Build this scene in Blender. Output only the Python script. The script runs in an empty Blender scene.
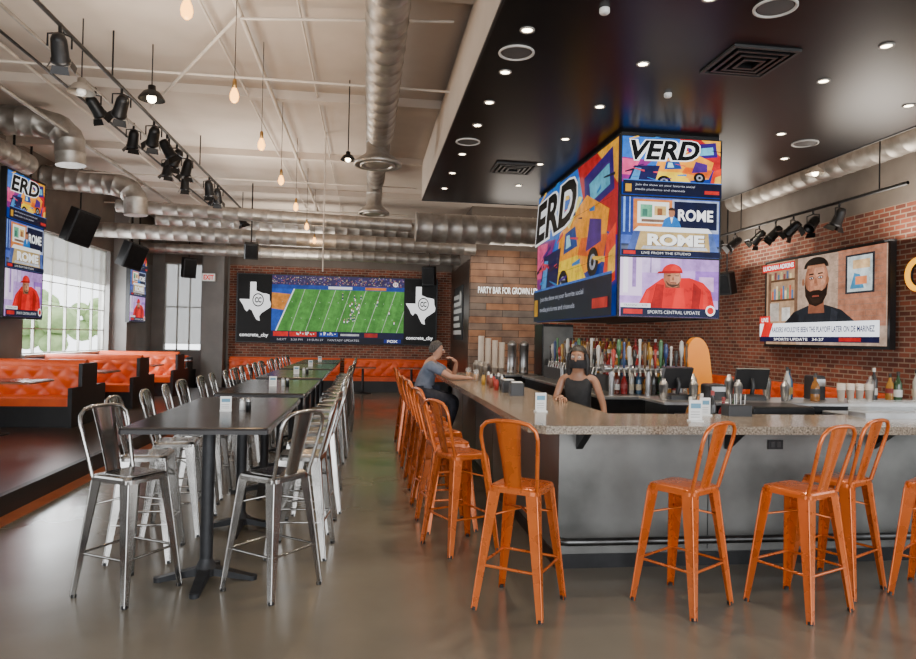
import bpy, math, random
from mathutils import Vector, Matrix, Euler
random.seed(7)
SC=bpy.context.scene
COL=SC.collection
pi=math.pi

# ------------------------------------------------------------ materials
_M={}
def pm(name,c1,c2=None,scale=5.0,rough=.5,metal=0.0,bump=0.0,rough2=None,coat=0.0,detail=4,spec=None,lo=.35,hi=.65):
    if name in _M: return _M[name]
    m=bpy.data.materials.new(name); m.use_nodes=True
    nt=m.node_tree; b=nt.nodes['Principled BSDF']
    tc=nt.nodes.new('ShaderNodeTexCoord'); nz=nt.nodes.new('ShaderNodeTexNoise')
    nz.inputs['Scale'].default_value=scale; nz.inputs['Detail'].default_value=detail
    nt.links.new(tc.outputs['Object'],nz.inputs['Vector'])
    cr=nt.nodes.new('ShaderNodeValToRGB')
    if c2 is None: c2=tuple(min(1,x*1.15+.004) for x in c1)
    cr.color_ramp.elements[0].position=lo; cr.color_ramp.elements[1].position=hi
    cr.color_ramp.elements[0].color=(*c1,1); cr.color_ramp.elements[1].color=(*c2,1)
    nt.links.new(nz.outputs['Fac'],cr.inputs['Fac']); nt.links.new(cr.outputs['Color'],b.inputs['Base Color'])
    b.inputs['Roughness'].default_value=rough; b.inputs['Metallic'].default_value=metal
    if spec is not None: b.inputs['Specular IOR Level'].default_value=spec
    if coat: b.inputs['Coat Weight'].default_value=coat; b.inputs['Coat Roughness'].default_value=.12
    if rough2 is not None:
        mr=nt.nodes.new('ShaderNodeMapRange'); mr.inputs['To Min'].default_value=rough; mr.inputs['To Max'].default_value=rough2
        mr.inputs['From Min'].default_value=.3; mr.inputs['From Max'].default_value=.7
        nt.links.new(nz.outputs['Fac'],mr.inputs['Value']); nt.links.new(mr.outputs['Result'],b.inputs['Roughness'])
    if bump:
        bp=nt.nodes.new('ShaderNodeBump'); bp.inputs['Strength'].default_value=bump; bp.inputs['Distance'].default_value=.02
        nt.links.new(nz.outputs['Fac'],bp.inputs['Height']); nt.links.new(bp.outputs['Normal'],b.inputs['Normal'])
    _M[name]=m; return m
def em(c,s=1.0,name=None):
    k=name or 'glow_%02x%02x%02x_%d'%(int(c[0]*255),int(c[1]*255),int(c[2]*255),int(s*100))
    if k in _M: return _M[k]
    m=bpy.data.materials.new(k); m.use_nodes=True; nt=m.node_tree; b=nt.nodes['Principled BSDF']
    b.inputs['Base Color'].default_value=(.004,.004,.004,1); b.inputs['Roughness'].default_value=.4; b.inputs['Specular IOR Level'].default_value=.2
    if not name:
        c=tuple(1.2*x**1.4 for x in c)
        tc=nt.nodes.new('ShaderNodeTexCoord'); nz=nt.nodes.new('ShaderNodeTexNoise'); nz.inputs['Scale'].default_value=5; nz.inputs['Detail'].default_value=9; nz.inputs['Roughness'].default_value=.7
        mr=nt.nodes.new('ShaderNodeMapRange'); mr.inputs['From Min'].default_value=.32; mr.inputs['From Max'].default_value=.66; mr.inputs['To Min'].default_value=s*.5; mr.inputs['To Max'].default_value=s*1.15
        nt.links.new(tc.outputs['Object'],nz.inputs['Vector']); nt.links.new(nz.outputs['Fac'],mr.inputs['Value'])
        if min(c)<.6: nt.links.new(mr.outputs['Result'],b.inputs['Emission Strength'])
    b.inputs['Emission Color'].default_value=(*c,1); b.inputs['Emission Strength'].default_value=s
    _M[k]=m; return m
def brickmat(name,ca,cb,mortar,bw,bh,ms,rough=.85,bump=.5,noise=.5,bias=0.0):
    m=bpy.data.materials.new(name); m.use_nodes=True; nt=m.node_tree; b=nt.nodes['Principled BSDF']
    g=nt.nodes.new('ShaderNodeNewGeometry'); s=nt.nodes.new('ShaderNodeSeparateXYZ'); c=nt.nodes.new('ShaderNodeCombineXYZ')
    a=nt.nodes.new('ShaderNodeMath'); a.operation='ADD'
    nt.links.new(g.outputs['Position'],s.inputs[0]); nt.links.new(s.outputs[0],a.inputs[0]); nt.links.new(s.outputs[1],a.inputs[1])
    nt.links.new(a.outputs[0],c.inputs[0]); nt.links.new(s.outputs[2],c.inputs[1])
    br=nt.nodes.new('ShaderNodeTexBrick'); br.inputs['Scale'].default_value=1
    br.inputs['Brick Width'].default_value=bw; br.inputs['Row Height'].default_value=bh; br.inputs['Mortar Size'].default_value=ms
    br.inputs['Color1'].default_value=(*ca,1); br.inputs['Color2'].default_value=(*cb,1); br.inputs['Mortar'].default_value=(*mortar,1)
    br.inputs['Bias'].default_value=bias
    nt.links.new(c.outputs[0],br.inputs['Vector'])
    nz=nt.nodes.new('ShaderNodeTexNoise'); nz.inputs['Scale'].default_value=3; nz.inputs['Detail'].default_value=6
    nt.links.new(g.outputs['Position'],nz.inputs['Vector'])
    mx=nt.nodes.new('ShaderNodeMix'); mx.data_type='RGBA'; mx.blend_type='MULTIPLY'; mx.inputs['Factor'].default_value=noise
    cr=nt.nodes.new('ShaderNodeValToRGB'); cr.color_ramp.elements[0].position=.3; cr.color_ramp.elements[1].position=.7
    cr.color_ramp.elements[0].color=(.35,.3,.3,1); cr.color_ramp.elements[1].color=(1.2,1.15,1.1,1)
    nt.links.new(nz.outputs['Fac'],cr.inputs['Fac'])
    nt.links.new(br.outputs['Color'],mx.inputs['A']); nt.links.new(cr.outputs['Color'],mx.inputs['B'])
    nt.links.new(mx.outputs['Result'],b.inputs['Base Color']); b.inputs['Roughness'].default_value=rough
    bp=nt.nodes.new('ShaderNodeBump'); bp.inputs['Strength'].default_value=bump; bp.inputs['Distance'].default_value=.01; bp.invert=True
    nt.links.new(br.outputs['Fac'],bp.inputs['Height']); nt.links.new(bp.outputs['Normal'],b.inputs['Normal'])
    return m
def glassmat(name,c,rough=.05,alpha=.35):
    if name in _M: return _M[name]
    m=bpy.data.materials.new(name); m.use_nodes=True; b=m.node_tree.nodes['Principled BSDF']
    b.inputs['Base Color'].default_value=(*c,1); b.inputs['Roughness'].default_value=rough; b.inputs['Alpha'].default_value=alpha
    _M[name]=m; return m

FLOOR=pm('polished_concrete',(.112,.096,.073),(.185,.163,.128),.8,.13,0,.01,rough2=.27,detail=8,lo=.25,hi=.75)
CEIL=pm('painted_ceiling',(.50,.425,.36),(.56,.48,.41),1.5,.8)
UPW=pm('upper_wall_paint',(.14,.115,.095),(.18,.15,.125),2,.8)
GREYW=pm('grey_wall_paint',(.18,.17,.16),(.22,.21,.195),2,.7)
BLACKC=pm('glossy_black_ceiling',(.002,.002,.003),(.0035,.0035,.004),3,.30,0,.0,spec=.16)
BLACK=pm('black_paint',(.008,.008,.009),(.012,.012,.013),8,.45)
BLACKM=pm('matte_black_metal',(.012,.012,.013),(.017,.017,.018),12,.38,.6)
IRON=pm('cast_iron',(.016,.017,.019),(.026,.027,.03),15,.5,.4,.1)
TTOP=pm('dark_table_laminate',(.018,.017,.018),(.024,.022,.023),3,.17,0,0,rough2=.21,spec=.42)
GALV=pm('galvanised_steel',(.29,.27,.24),(.43,.40,.365),6,.38,.75,.05,rough2=.50)
SILV=pm('brushed_stool_steel',(.36,.35,.335),(.47,.46,.44),4,.19,.96,.0,rough2=.27)
STEEL=pm('stainless_steel',(.34,.34,.34),(.46,.46,.46),6,.28,.9)
ORNG=pm('orange_painted_steel',(.48,.095,.008),(.56,.12,.012),6,.24,.40,.0,rough2=.32,coat=.35)
LEATH=pm('orange_leather',(.64,.070,.006),(.74,.095,.010),6,.42,0,.05)
ZINC=pm('weathered_zinc',(.060,.060,.056),(.20,.20,.19),1.7,.34,.45,.06,rough2=.5,detail=12,lo=.3,hi=.72)
GRAN=pm('speckled_granite',(.09,.07,.05),(.34,.28,.21),75,.18,0,0,detail=6)
WHITE=pm('white_plastic',(.70,.70,.68),None,5,.4)
CREAM=pm('cream_painted_pipe',(.54,.47,.40),None,5,.5)
DWOOD=brickmat('dark_wood_boards',(.040,.024,.017),(.075,.042,.028),(.010,.008,.006),2.4,.14,.004,.34,.3,.5)
BRICK=brickmat('red_brick',(.28,.075,.038),(.12,.034,.021),(.30,.225,.165),.21,.075,.010,.85,.5,.4)
WOODW=brickmat('reclaimed_wood',(.34,.17,.09),(.16,.145,.13),(.010,.009,.008),.85,.17,.006,.75,.4,.65)
STRIP=pm('orange_brown_strip',(.30,.085,.03),(.40,.12,.045),4,.3)
SKIN=pm('light_skin',(.42,.22,.145),(.47,.255,.17),8,.5)
SKIN2=pm('brown_skin',(.25,.12,.07),(.29,.145,.085),8,.42)
HAIRG=pm('grey_hair',(.035,.031,.028),(.085,.078,.072),60,.9)
HAIRB=pm('black_hair',(.006,.005,.005),(.012,.010,.009),60,.5)
SHIRTB=pm('slate_blue_cotton',(.11,.14,.195),(.15,.18,.245),14,.85,0,.2)
JEAN=pm('dark_denim',(.02,.025,.04),(.035,.04,.06),20,.85,0,.2)
TANK=pm('black_knit',(.008,.008,.009),(.014,.014,.015),20,.8,0,.2)
MASKM=pm('dark_mask_fabric',(.006,.006,.008),(.010,.010,.013),20,.9)
LAMPG=em((1,.42,.07),7,'warm_filament')
LAMPW=em((1,.82,.56),22,'warm_lens')
NEON=em((1,.95,.88),2.4,'white_neon')
NEONY=em((1,.42,.01),2.0,'yellow_neon')

# ------------------------------------------------------------ mesh builder
class MB:
    def __init__(s): s.v=[];s.f=[];s.mi=[];s.sm=[];s.mats=[]
    def m(s,mat):
        if mat not in s.mats: s.mats.append(mat)
        return s.mats.index(mat)
    def add(s,vs,fs,mat,smooth=False):
        o=len(s.v); s.v+= [tuple(v) for v in vs]; k=s.m(mat)
        for f in fs: s.f.append([i+o for i in f]); s.mi.append(k); s.sm.append(smooth)
        return s
    def box(s,x0,x1,y0,y1,z0,z1,mat,M=None):
        vs=[Vector(p) for p in [(x0,y0,z0),(x1,y0,z0),(x1,y1,z0),(x0,y1,z0),(x0,y0,z1),(x1,y0,z1),(x1,y1,z1),(x0,y1,z1)]]
        if M: vs=[M@v for v in vs]
        return s.add(vs,[(0,3,2,1),(4,5,6,7),(0,1,5,4),(1,2,6,5),(2,3,7,6),(3,0,4,7)],mat)
    def rbox(s,x0,x1,y0,y1,z0,z1,r,mat,n=3,M=None):
        pts=[]
        for cx,cy,a in [(x1-r,y1-r,0),(x0+r,y1-r,90),(x0+r,y0+r,180),(x1-r,y0+r,270)]:
            for i in range(n+1):
                t=math.radians(a+90*i/n); pts.append((cx+r*math.cos(t),cy+r*math.sin(t)))
        cxm,cym=(x0+x1)/2,(y0+y1)/2; b=min(r,.4*(z1-z0),.02)
        def ring(z,d):
            return [Vector((cxm+(p[0]-cxm)*(1-d/((x1-x0)/2)),cym+(p[1]-cym)*(1-d/((y1-y0)/2)),z)) for p in pts]
        rings=[ring(z0,0),ring(z1-b,0),ring(z1-b*.3,b*.3),ring(z1,b)]
        N=len(pts); vs=[v for r_ in rings for v in r_]
        if M: vs=[M@v for v in vs]
        fs=[]
        for k in range(3):
            for i in range(N): fs.append((k*N+i,k*N+(i+1)%N,(k+1)*N+(i+1)%N,(k+1)*N+i))
        fs.append(tuple(range(N-1,-1,-1))); fs.append(tuple(range(3*N,4*N)))
        return s.add(vs,fs,mat)
    def cyl(s,p0,p1,r0,mat,r1=None,seg=14,cap=True):
        if r1 is None: r1=r0
        p0=Vector(p0);p1=Vector(p1); d=(p1-p0).normalized()
        u=d.orthogonal().normalized(); w=d.cross(u)
        vs=[]
        for p,r in ((p0,r0),(p1,r1)):
            for i in range(seg):
                a=2*pi*i/seg; vs.append(p+u*r*math.cos(a)+w*r*math.sin(a))
        s.add(vs,[(i,(i+1)%seg,seg+(i+1)%seg,seg+i) for i in range(seg)],mat,True)
        if cap:
            s.add(vs[:seg],[tuple(range(seg-1,-1,-1))],mat); s.add(vs[seg:],[tuple(range(seg))],mat)
        return s
    def tube(s,path,r,mat,seg=8,closed=False):
        P=[Vector(p) for p in path]; n=len(P)
        T=[]
        for i in range(n):
            a=P[(i-1)%n] if (closed or i>0) else P[i]; b=P[(i+1)%n] if (closed or i<n-1) else P[i]
            T.append((b-a).normalized())
        u=T[0].orthogonal().normalized(); vs=[]
        for i in range(n):
            u=(u-T[i]*u.dot(T[i])); u=u.normalized() if u.length>1e-6 else T[i].orthogonal().normalized()
            w=T[i].cross(u); rr=r[i] if isinstance(r,(list,tuple)) else r
            for k in range(seg):
                a=2*pi*k/seg; vs.append(P[i]+u*rr*math.cos(a)+w*rr*math.sin(a))
        fs=[]
        for i in range(n if closed else n-1):
            j=(i+1)%n
            for k in range(seg): fs.append((i*seg+k,i*seg+(k+1)%seg,j*seg+(k+1)%seg,j*seg+k))
        s.add(vs,fs,mat,True)
        if not closed:
            s.add(vs[:seg],[tuple(range(seg-1,-1,-1))],mat); s.add(vs[-seg:],[tuple(range(seg))],mat)
        return s
    def lathe(s,prof,mat,seg=18,c=(0,0,0),smooth=True,M=None):
        vs=[]
        for r,z in prof:
            for k in range(seg):
                a=2*pi*k/seg; vs.append(Vector((c[0]+r*math.cos(a),c[1]+r*math.sin(a),c[2]+z)))
        if M: vs=[M@v for v in vs]
        fs=[(i*seg+k,i*seg+(k+1)%seg,(i+1)*seg+(k+1)%seg,(i+1)*seg+k) for i in range(len(prof)-1) for k in range(seg)]
        return s.add(vs,fs,mat,smooth)
    def ball(s,c,r,mat,seg=14,rings=9,z0=-1.0):
        if not isinstance(r,(tuple,list)): r=(r,r,r)
        vs=[];a0=math.asin(z0)
        for i in range(rings+1):
            t=a0+(pi/2-a0)*i/rings
            for k in range(seg):
                a=2*pi*k/seg; vs.append((c[0]+r[0]*math.cos(t)*math.cos(a),c[1]+r[1]*math.cos(t)*math.sin(a),c[2]+r[2]*math.sin(t)))
        fs=[(i*seg+k,i*seg+(k+1)%seg,(i+1)*seg+(k+1)%seg,(i+1)*seg+k) for i in range(rings) for k in range(seg)]
        return s.add(vs,fs,mat,True)
    def mesh(s,name):
        me=bpy.data.meshes.new(name); me.from_pydata(s.v,[],s.f)
        for mt in s.mats: me.materials.append(mt)
        me.polygons.foreach_set('material_index',s.mi); me.polygons.foreach_set('use_smooth',s.sm); me.update()
        return me

def obj(name,mb,parent=None,label=None):
    me=mb.mesh(name) if isinstance(mb,MB) else mb
    o=bpy.data.objects.new(name,me); COL.objects.link(o)
    if parent: o.parent=parent
    if label: o['label']=label
    return o
def thing(name,label,cat,group=None,loc=(0,0,0),rz=0,mb=None):
    o=bpy.data.objects.new(name,mb.mesh(name) if mb else None); COL.objects.link(o)
    if not mb: o.empty_display_size=.1
    o['label']=label; o['category']=cat
    if group: o['group']=group
    o.location=loc; o.rotation_euler=(0,0,rz); return o
def struct(name,mb,label=None):
    o=obj(name,mb); o['kind']='structure'
    if label: o['label']=label
    return o
def clone(root,loc=None,rz=None):
    def rec(o,par):
        n=o.copy(); COL.objects.link(n)
        if par: n.parent=par
        for c in o.children: rec(c,n)
        return n
    n=rec(root,None)
    if loc is not None: n.location=loc
    if rz is not None: n.rotation_euler=(0,0,rz)
    return n
def lamp(kind,parent,loc,energy,color,size=.1,rot=None,spot=None,blend=.6,name='lamp_light'):
    l=bpy.data.lights.new(name,kind); l.energy=energy; l.color=color
    if kind=='AREA': l.shape='RECTANGLE'; l.size=size[0]; l.size_y=size[1]
    else: l.shadow_soft_size=size
    if kind=='SPOT': l.spot_size=math.radians(spot); l.spot_blend=blend
    o=bpy.data.objects.new(name,l); COL.objects.link(o); o.location=loc
    if rot: o.rotation_euler=rot
    if parent: o.parent=parent
    return o

# ------------------------------------------------------------ text and pictures
def textgeo(txt,bold=0.0):
    cu=bpy.data.curves.new('t','FONT'); cu.body=txt; cu.size=1; cu.offset=bold; cu.resolution_u=3
    o=bpy.data.objects.new('t',cu); COL.objects.link(o)
    dg=bpy.context.evaluated_depsgraph_get(); me=bpy.data.meshes.new_from_object(o.evaluated_get(dg))
    vs=[v.co.copy() for v in me.vertices]; fs=[tuple(p.vertices) for p in me.polygons]
    bpy.data.objects.remove(o); bpy.data.curves.remove(cu); bpy.data.meshes.remove(me)
    return vs,fs
def clip01(pts):
    """Sutherland-Hodgman against the unit square"""
    for ax,lim,sg in ((0,0,1),(0,1,-1),(1,0,1),(1,1,-1)):
        out=[]; n=len(pts)
        for i in range(n):
            p,q=pts[i],pts[(i+1)%n]; a=(p[ax]-lim)*sg; b=(q[ax]-lim)*sg
            if a>=0: out.append(p)
            if (a>=0)!=(b>=0):
                t=a/(a-b); out.append((p[0]+(q[0]-p[0])*t,p[1]+(q[1]-p[1])*t))
        pts=out
        if not pts: return pts
    return pts
class Canvas(MB):
    """flat picture: local X right, Z up, faces -Y; coordinates 0..1"""
    def __init__(s,w,h,bg,st=1.0): super().__init__(); s.w=w;s.h=h;s.L=0;s.st=st; s.X=None; s.poly([(0,0),(1,0),(1,1),(0,1)],bg)
    def P(s,u,v): return ((u-.5)*s.w,-.0010*s.L,v*s.h)
    def poly(s,pts,c,st=None):
        mat=c if not isinstance(c,tuple) else em(c,st or s.st)
        if s.X: cx,cy,k=s.X; pts=[(cx+(u-cx)*k,cy+(v-cy)*k) for u,v in pts]
        if any(not(-1e-6<=x<=1.000001) for p in pts for x in p): pts=clip01(pts)
        if len(pts)<3: return
        s.add([s.P(*p) for p in pts],[tuple(range(len(pts)))],mat); s.L+=1
    def rect(s,u0,v0,u1,v1,c): s.poly([(u0,v0),(u1,v0),(u1,v1),(u0,v1)],c)
    def ell(s,u,v,ru,rv,c,n=20,a0=0,a1=360):
        s.poly([(u+ru*math.cos(math.radians(a0+(a1-a0)*i/n)),v+rv*math.sin(math.radians(a0+(a1-a0)*i/n))) for i in range(n+(1 if a1-a0<360 else 0))],c)
    def text(s,t,u0,v0,u1,v1,c,bold=0.0,shear=0.0,tilt=0.0):
        vs,fs=textgeo(t,bold)
        xs=[v.x for v in vs];ys=[v.y for v in vs];x0,x1,y0,y1=min(xs),max(xs),min(ys),max(ys)
        out=[]
        for v in vs:
            a=(v.x-x0)/(x1-x0);b=(v.y-y0)/(y1-y0)
            out.append(s.P(u0+(u1-u0)*a+shear*b,v0+(v1-v0)*b+tilt*a))
        s.add(out,fs,em(c,s.st) if isinstance(c,tuple) else c); s.L+=1
    def dots(s,u0,v0,u1,v1,n,cols,seed,su=.006,sv=.01):
        r=random.Random(seed)
        for i in range(n):
            u=r.uniform(u0,u1);v=r.uniform(v0,v1);a=su*r.uniform(.5,1.4);b=sv*r.uniform(.5,1.4)
            s.add([s.P(u,v),s.P(u+a,v),s.P(u+a,v+b),s.P(u,v+b)],[(0,1,2,3)],em(cols[i%len(cols)],s.st))
        s.L+=1

W=(.9,.9,.9);K=(.005,.005,.008)
def frame(c,u0,v0,u1,v1):
    R=lambda u,v:(u0+(u1-u0)*u,v0+(v1-v0)*v)
    return R,(lambda p,col:c.poly([R(*q) for q in p],col)),(lambda a,b,d,e,col:c.rect(*R(a,b),*R(d,e),col)),(lambda u,v,ru,rv,col,*a:c.ell(*R(u,v),ru*(u1-u0),rv*(v1-v0),col,*a))
def pic_verd(c,u0,v0,u1,v1,txt='VERD',first=False):
    R,po,re,el=frame(c,u0,v0,u1,v1)
    re(0,0,1,1,(.02,.08,.36))
    po([(0,.55),(.4,.5),(.62,1),(0,1)],(.05,.24,.66)); po([(.40,.50),(.62,1),(.72,1),(.55,.5)],(.10,.45,.75))
    po([(.58,1),(1,1),(1,.45),(.7,.6)],(.60,.04,.05)); po([(.80,1),(1,1),(1,.74)],(.90,.50,.05))
    po([(.66,.90),(.95,.97),(.97,.72),(.68,.66)],(.08,.03,.26)); po([(.72,.84),(.92,.89),(.93,.76),(.74,.72)],(.20,.55,.70))
    po([(0,.22),(.06,.22),(.30,.60),(0,.64)],(.35,.05,.30)); po([(.0,.34),(.10,.34),(.18,.60),(.0,.62)],(.85,.15,.35))
    po([(.28,.2),(.88,.33),(.93,.62),(.70,.78),(.36,.62)],(.95,.45,.02))
    po([(.30,.2),(.72,.22),(.60,.42),(.34,.42)],(.98,.72,.04)); po([(.60,.42),(.88,.34),(.92,.48),(.64,.52)],(.85,.22,.02))
    po([(.05,.22),(.32,.18),(.38,.52),(.12,.50)],(.03,.03,.14)); po([(.08,.26),(.16,.25),(.19,.46),(.13,.47)],(.15,.40,.70))
    po([(.42,.46),(.60,.48),(.57,.62),(.44,.60)],(.03,.12,.35)); po([(.45,.49),(.52,.50),(.50,.58),(.46,.58)],(.45,.75,.85))
    po([(.70,.42),(.86,.45),(.86,.58),(.74,.62)],(.14,.05,.30))
    el(.42,.25,.07,.10,K); el(.42,.25,.04,.057,(.45,.45,.5)); el(.42,.25,.02,.03,K); el(.78,.34,.06,.09,K); el(.78,.34,.033,.05,(.45,.45,.5)); el(.78,.34,.015,.025,K)
    po([(.88,.15),(1,.2),(1,.52),(.92,.46)],(.85,.10,.03)); po([(.93,.22),(1,.25),(1,.40),(.94,.36)],(.98,.60,.10))
    po([(.50,.62),(.66,.78),(.62,.80),(.46,.66)],(.95,.85,.3))
    rr=random.Random(11)
    for i in range(34 if first else 20):
        u=rr.uniform(.02,.92); v=rr.uniform(.22,.95); a=rr.uniform(-.5,.5); L=rr.uniform(.04,.13); t_=rr.uniform(.006,.02)
        po([(u,v),(u+L,v+L*a),(u+L,v+L*a+t_*2),(u,v+t_)],[(.02,.03,.12),(.05,.3,.6),(.7,.1,.15),(.9,.6,.1),(.02,.02,.06),(.12,.04,.3)][i%6])
    re(0,0,1,.24,(.01,.015,.06)); re(0,.235,1,.25,(.10,.25,.6))
    q0=R(.015,.58 if not first else .62);q1=R(.74 if not first else .60,.92); d=u1-u0
    for k in ((-.010,-.018),(.010,-.018),(-.010,.012),(.010,.012)): c.text(txt,q0[0]+k[0]*d,q0[1]+k[1],q1[0]+k[0]*d,q1[1]+k[1],W,.06,.05*d,.035)
    c.text(txt,q0[0],q0[1],q1[0],q1[1],K,.035,.05*d,.035)
    a=R(.12,.14);b=R(.72,.185); c.text('Join the show on your favorite social',a[0],a[1],b[0],b[1],(.6,.62,.7))
    a=R(.12,.06);b=R(.62,.105); c.text('media platforms and channels',a[0],a[1],b[0],b[1],(.6,.62,.7))
    re(.02,.04,.08,.17,(.6,.36,.03)); re(.82,.05,.97,.11,(.6,.05,.04))
def pic_rome(c,u0,v0,u1,v1):
    R,po,re,el=frame(c,u0,v0,u1,v1)
    re(0,0,1,1,(.12,.20,.55)); re(0,.35,.12,1,(.05,.10,.34)); re(.02,.4,.04,1,(.3,.5,.9)); re(.08,.4,.09,1,(.5,.6,.9)); re(.12,.42,.52,.97,(.72,.30,.10)); re(.16,.56,.48,.93,(.82,.80,.74))
    re(.19,.66,.31,.88,(.22,.5,.35)); re(.21,.68,.26,.80,(.1,.25,.2)); re(.33,.70,.45,.86,(.75,.55,.25)); re(.36,.70,.41,.82,(.4,.2,.1)); re(.20,.58,.44,.63,(.3,.2,.15)); re(.51,.42,.99,.98,(.45,.50,.65)); re(.53,.48,.97,.95,(.012,.02,.08))
    a=R(.57,.62);b=R(.93,.82); c.text('ROME',*a,*b,W,.03)
    re(0,0,1,.20,(.16,.18,.26)); re(0,.16,1,.20,(.08,.10,.16)); 
    po([(.06,.10),(.99,.10),(.92,.42),(.12,.42)],(.60,.46,.24)); po([(.06,.10),(.14,.10),(.19,.42),(.12,.42)],(.12,.18,.42)); po([(.2,.12),(.88,.12),(.86,.17),(.22,.17)],(.60,.62,.70)); po([(.90,.10),(.99,.10),(.92,.42),(.88,.42)],(.16,.24,.5))
    po([(.12,.42),(.92,.42),(.88,.50),(.17,.50)],(.82,.82,.82))
    a=R(.26,.18);b=R(.84,.38); c.text('ROME',a[0]+.008,a[1]-.008,b[0]+.008,b[1]-.008,(.04,.05,.15),.05); c.text('ROME',*a,*b,(.92,.92,.90),.05)
    po([(.40,.50),(.60,.50),(.57,.64),(.53,.68),(.47,.68),(.43,.64)],(.04,.24,.55)); el(.50,.75,.033,.075,(.50,.26,.16)); el(.50,.79,.036,.05,(.10,.06,.04),12,0,180); po([(.485,.67),(.515,.67),(.50,.56)],(.8,.8,.8))
    re(0,0,1,.10,(.012,.02,.08)); re(.02,.02,.14,.08,(.6,.03,.03)); c.text('LIVE FROM THE STUDIO',*R(.2,.03),*R(.7,.07),(.7,.7,.7))
def pic_cap(c,u0,v0,u1,v1):
    R,po,re,el=frame(c,u0,v0,u1,v1)
    re(0,0,1,1,(.62,.42,.78)); re(0,.35,.22,1,(.75,.62,.82)); re(.03,.4,.08,1,(.85,.8,.88)); re(.12,.5,.16,1,(.45,.30,.6)); re(.76,.3,1,1,(.42,.22,.62)); re(.62,.80,1,1,(.55,.35,.70)); re(.8,.45,.95,.7,(.70,.48,.72)); re(.22,.75,.40,1,(.72,.58,.85)); re(.3,.75,.31,1,(.3,.2,.4))
    po([(.16,.12),(.97,.12),(.92,.46),(.84,.60),(.70,.68),(.42,.66),(.26,.46)],(.72,.015,.02))
    po([(.30,.12),(.42,.12),(.44,.55),(.36,.56)],(.48,.01,.01)); po([(.72,.12),(.80,.12),(.82,.48),(.74,.60)],(.45,.01,.01)); po([(.52,.12),(.66,.12),(.64,.50),(.56,.50)],(.85,.05,.04)); po([(.84,.12),(.90,.12),(.88,.42),(.84,.5)],(.8,.06,.05)); po([(.20,.14),(.26,.14),(.30,.44),(.27,.46)],(.82,.05,.05))
    po([(.45,.50),(.60,.50),(.60,.60),(.45,.60)],(.30,.12,.07)); el(.52,.68,.090,.18,(.44,.21,.13),24); el(.55,.66,.055,.15,(.56,.30,.19),20); el(.565,.65,.03,.08,(.64,.37,.25),16)
    el(.52,.76,.105,.15,(.70,.02,.02),20,0,180); el(.55,.79,.05,.10,(.82,.06,.05),16,0,180); po([(.36,.735),(.62,.755),(.62,.79),(.38,.775)],(.45,.01,.01))
    po([(.47,.695),(.505,.70),(.505,.715),(.47,.71)],K); po([(.55,.70),(.585,.70),(.585,.712),(.55,.715)],K); po([(.52,.68),(.532,.68),(.538,.63),(.515,.63)],(.36,.16,.10)); re(.50,.575,.56,.592,(.25,.06,.05)); po([(.45,.62),(.47,.54),(.52,.505),(.58,.54),(.60,.62),(.57,.56),(.49,.56)],(.13,.07,.045))
    re(0,0,1,.15,(.02,.03,.09)); re(0,.15,.30,.22,(.75,.75,.78)); re(.03,.04,.22,.12,(.6,.04,.04)); el(.91,.12,.05,.09,(.9,.9,.9)); el(.91,.12,.035,.06,(.75,.03,.03))
    c.text('SPORTS CENTRAL UPDATE',*R(.27,.05),*R(.8,.105),(.7,.7,.72)); c.text('TRAINING CAMP',*R(.03,.165),*R(.27,.205),(.05,.05,.1))
def screen_thing(name,label,w,h,canvases,loc,rz,bez=.03,depth=.09,tilt=0,cat='television',group=None):
    t=thing(name,label,cat,group,loc,rz)
    if tilt: t.rotation_euler=(tilt,0,rz)
    b=MB(); b.box(-w/2-bez,w/2+bez,.004,depth,-bez,h+bez,BLACK)
    b.box(-w/2-bez,-w/2,-.006,.004,-bez,h+bez,BLACK);b.box(w/2,w/2+bez,-.006,.004,-bez,h+bez,BLACK)
    b.box(-w/2,w/2,-.006,.004,-bez,0,BLACK);b.box(-w/2,w/2,-.006,.004,h,h+bez,BLACK)
    b.box(-.12,.12,depth,depth+.05,h*.4,h*.6,BLACKM)
    obj('television_casing',b,t)
    for c,x,z in canvases:
        o=obj('screen_picture',c,t); o.location=(x,0,z)
    return t

# ------------------------------------------------------------ ROOM
LX,RX,YB,YW=-6.3,7.7,21.0,17.0
H=5.0
b=MB(); b.box(LX-.3,RX+.3,-4.3,YB+.3,-.12,0,FLOOR); struct('floor',b,'polished grey brown concrete floor')
b=MB(); b.box(LX-.3,RX+.3,-4.3,YB+.3,H,H+.15,CEIL); struct('ceiling',b,'cream painted open ceiling')
b=MB(); b.box(.97,6.2,-1,12.6,4.2,4.22,BLACKC); b.box(.95,6.22,-1.02,12.62,4.22,4.9,CEIL)
b.box(.95,.97,-1.02,12.62,4.19,4.22,BLACK);b.box(6.2,6.22,-1.02,12.62,4.19,4.22,BLACK);b.box(.97,6.2,12.6,12.62,4.19,4.22,BLACK)
struct('ceiling_soffit',b,'dropped glossy black ceiling above the bar')
for i,y in enumerate((3.2,6.4,9.6,12.8,16.0,19.2)):
    b=MB(); b.box(LX,RX,y-.07,y+.07,H-.12,H,CEIL); struct('trim_%d'%(i+1),b)
b=MB()
b.box(LX-.25,LX,-4.3,YB,0,1.15,GREYW); b.box(LX-.25,LX,-4.3,YB,3.6,H,UPW)
for y0,y1 in ((-4.3,-2.5),(.5,2.0),(6.5,8.0),(11.4,13.5),(17.7,21.0)): b.box(LX-.25,LX,y0,y1,1.15,3.6,GREYW)
struct('wall_left',b,'grey painted wall with window openings')
FR=pm('pale_window_frame',(.34,.34,.31),None,5,.5); SHADE=glassmat('pale_roller_blind',(.55,.55,.51),.9,.62)
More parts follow.
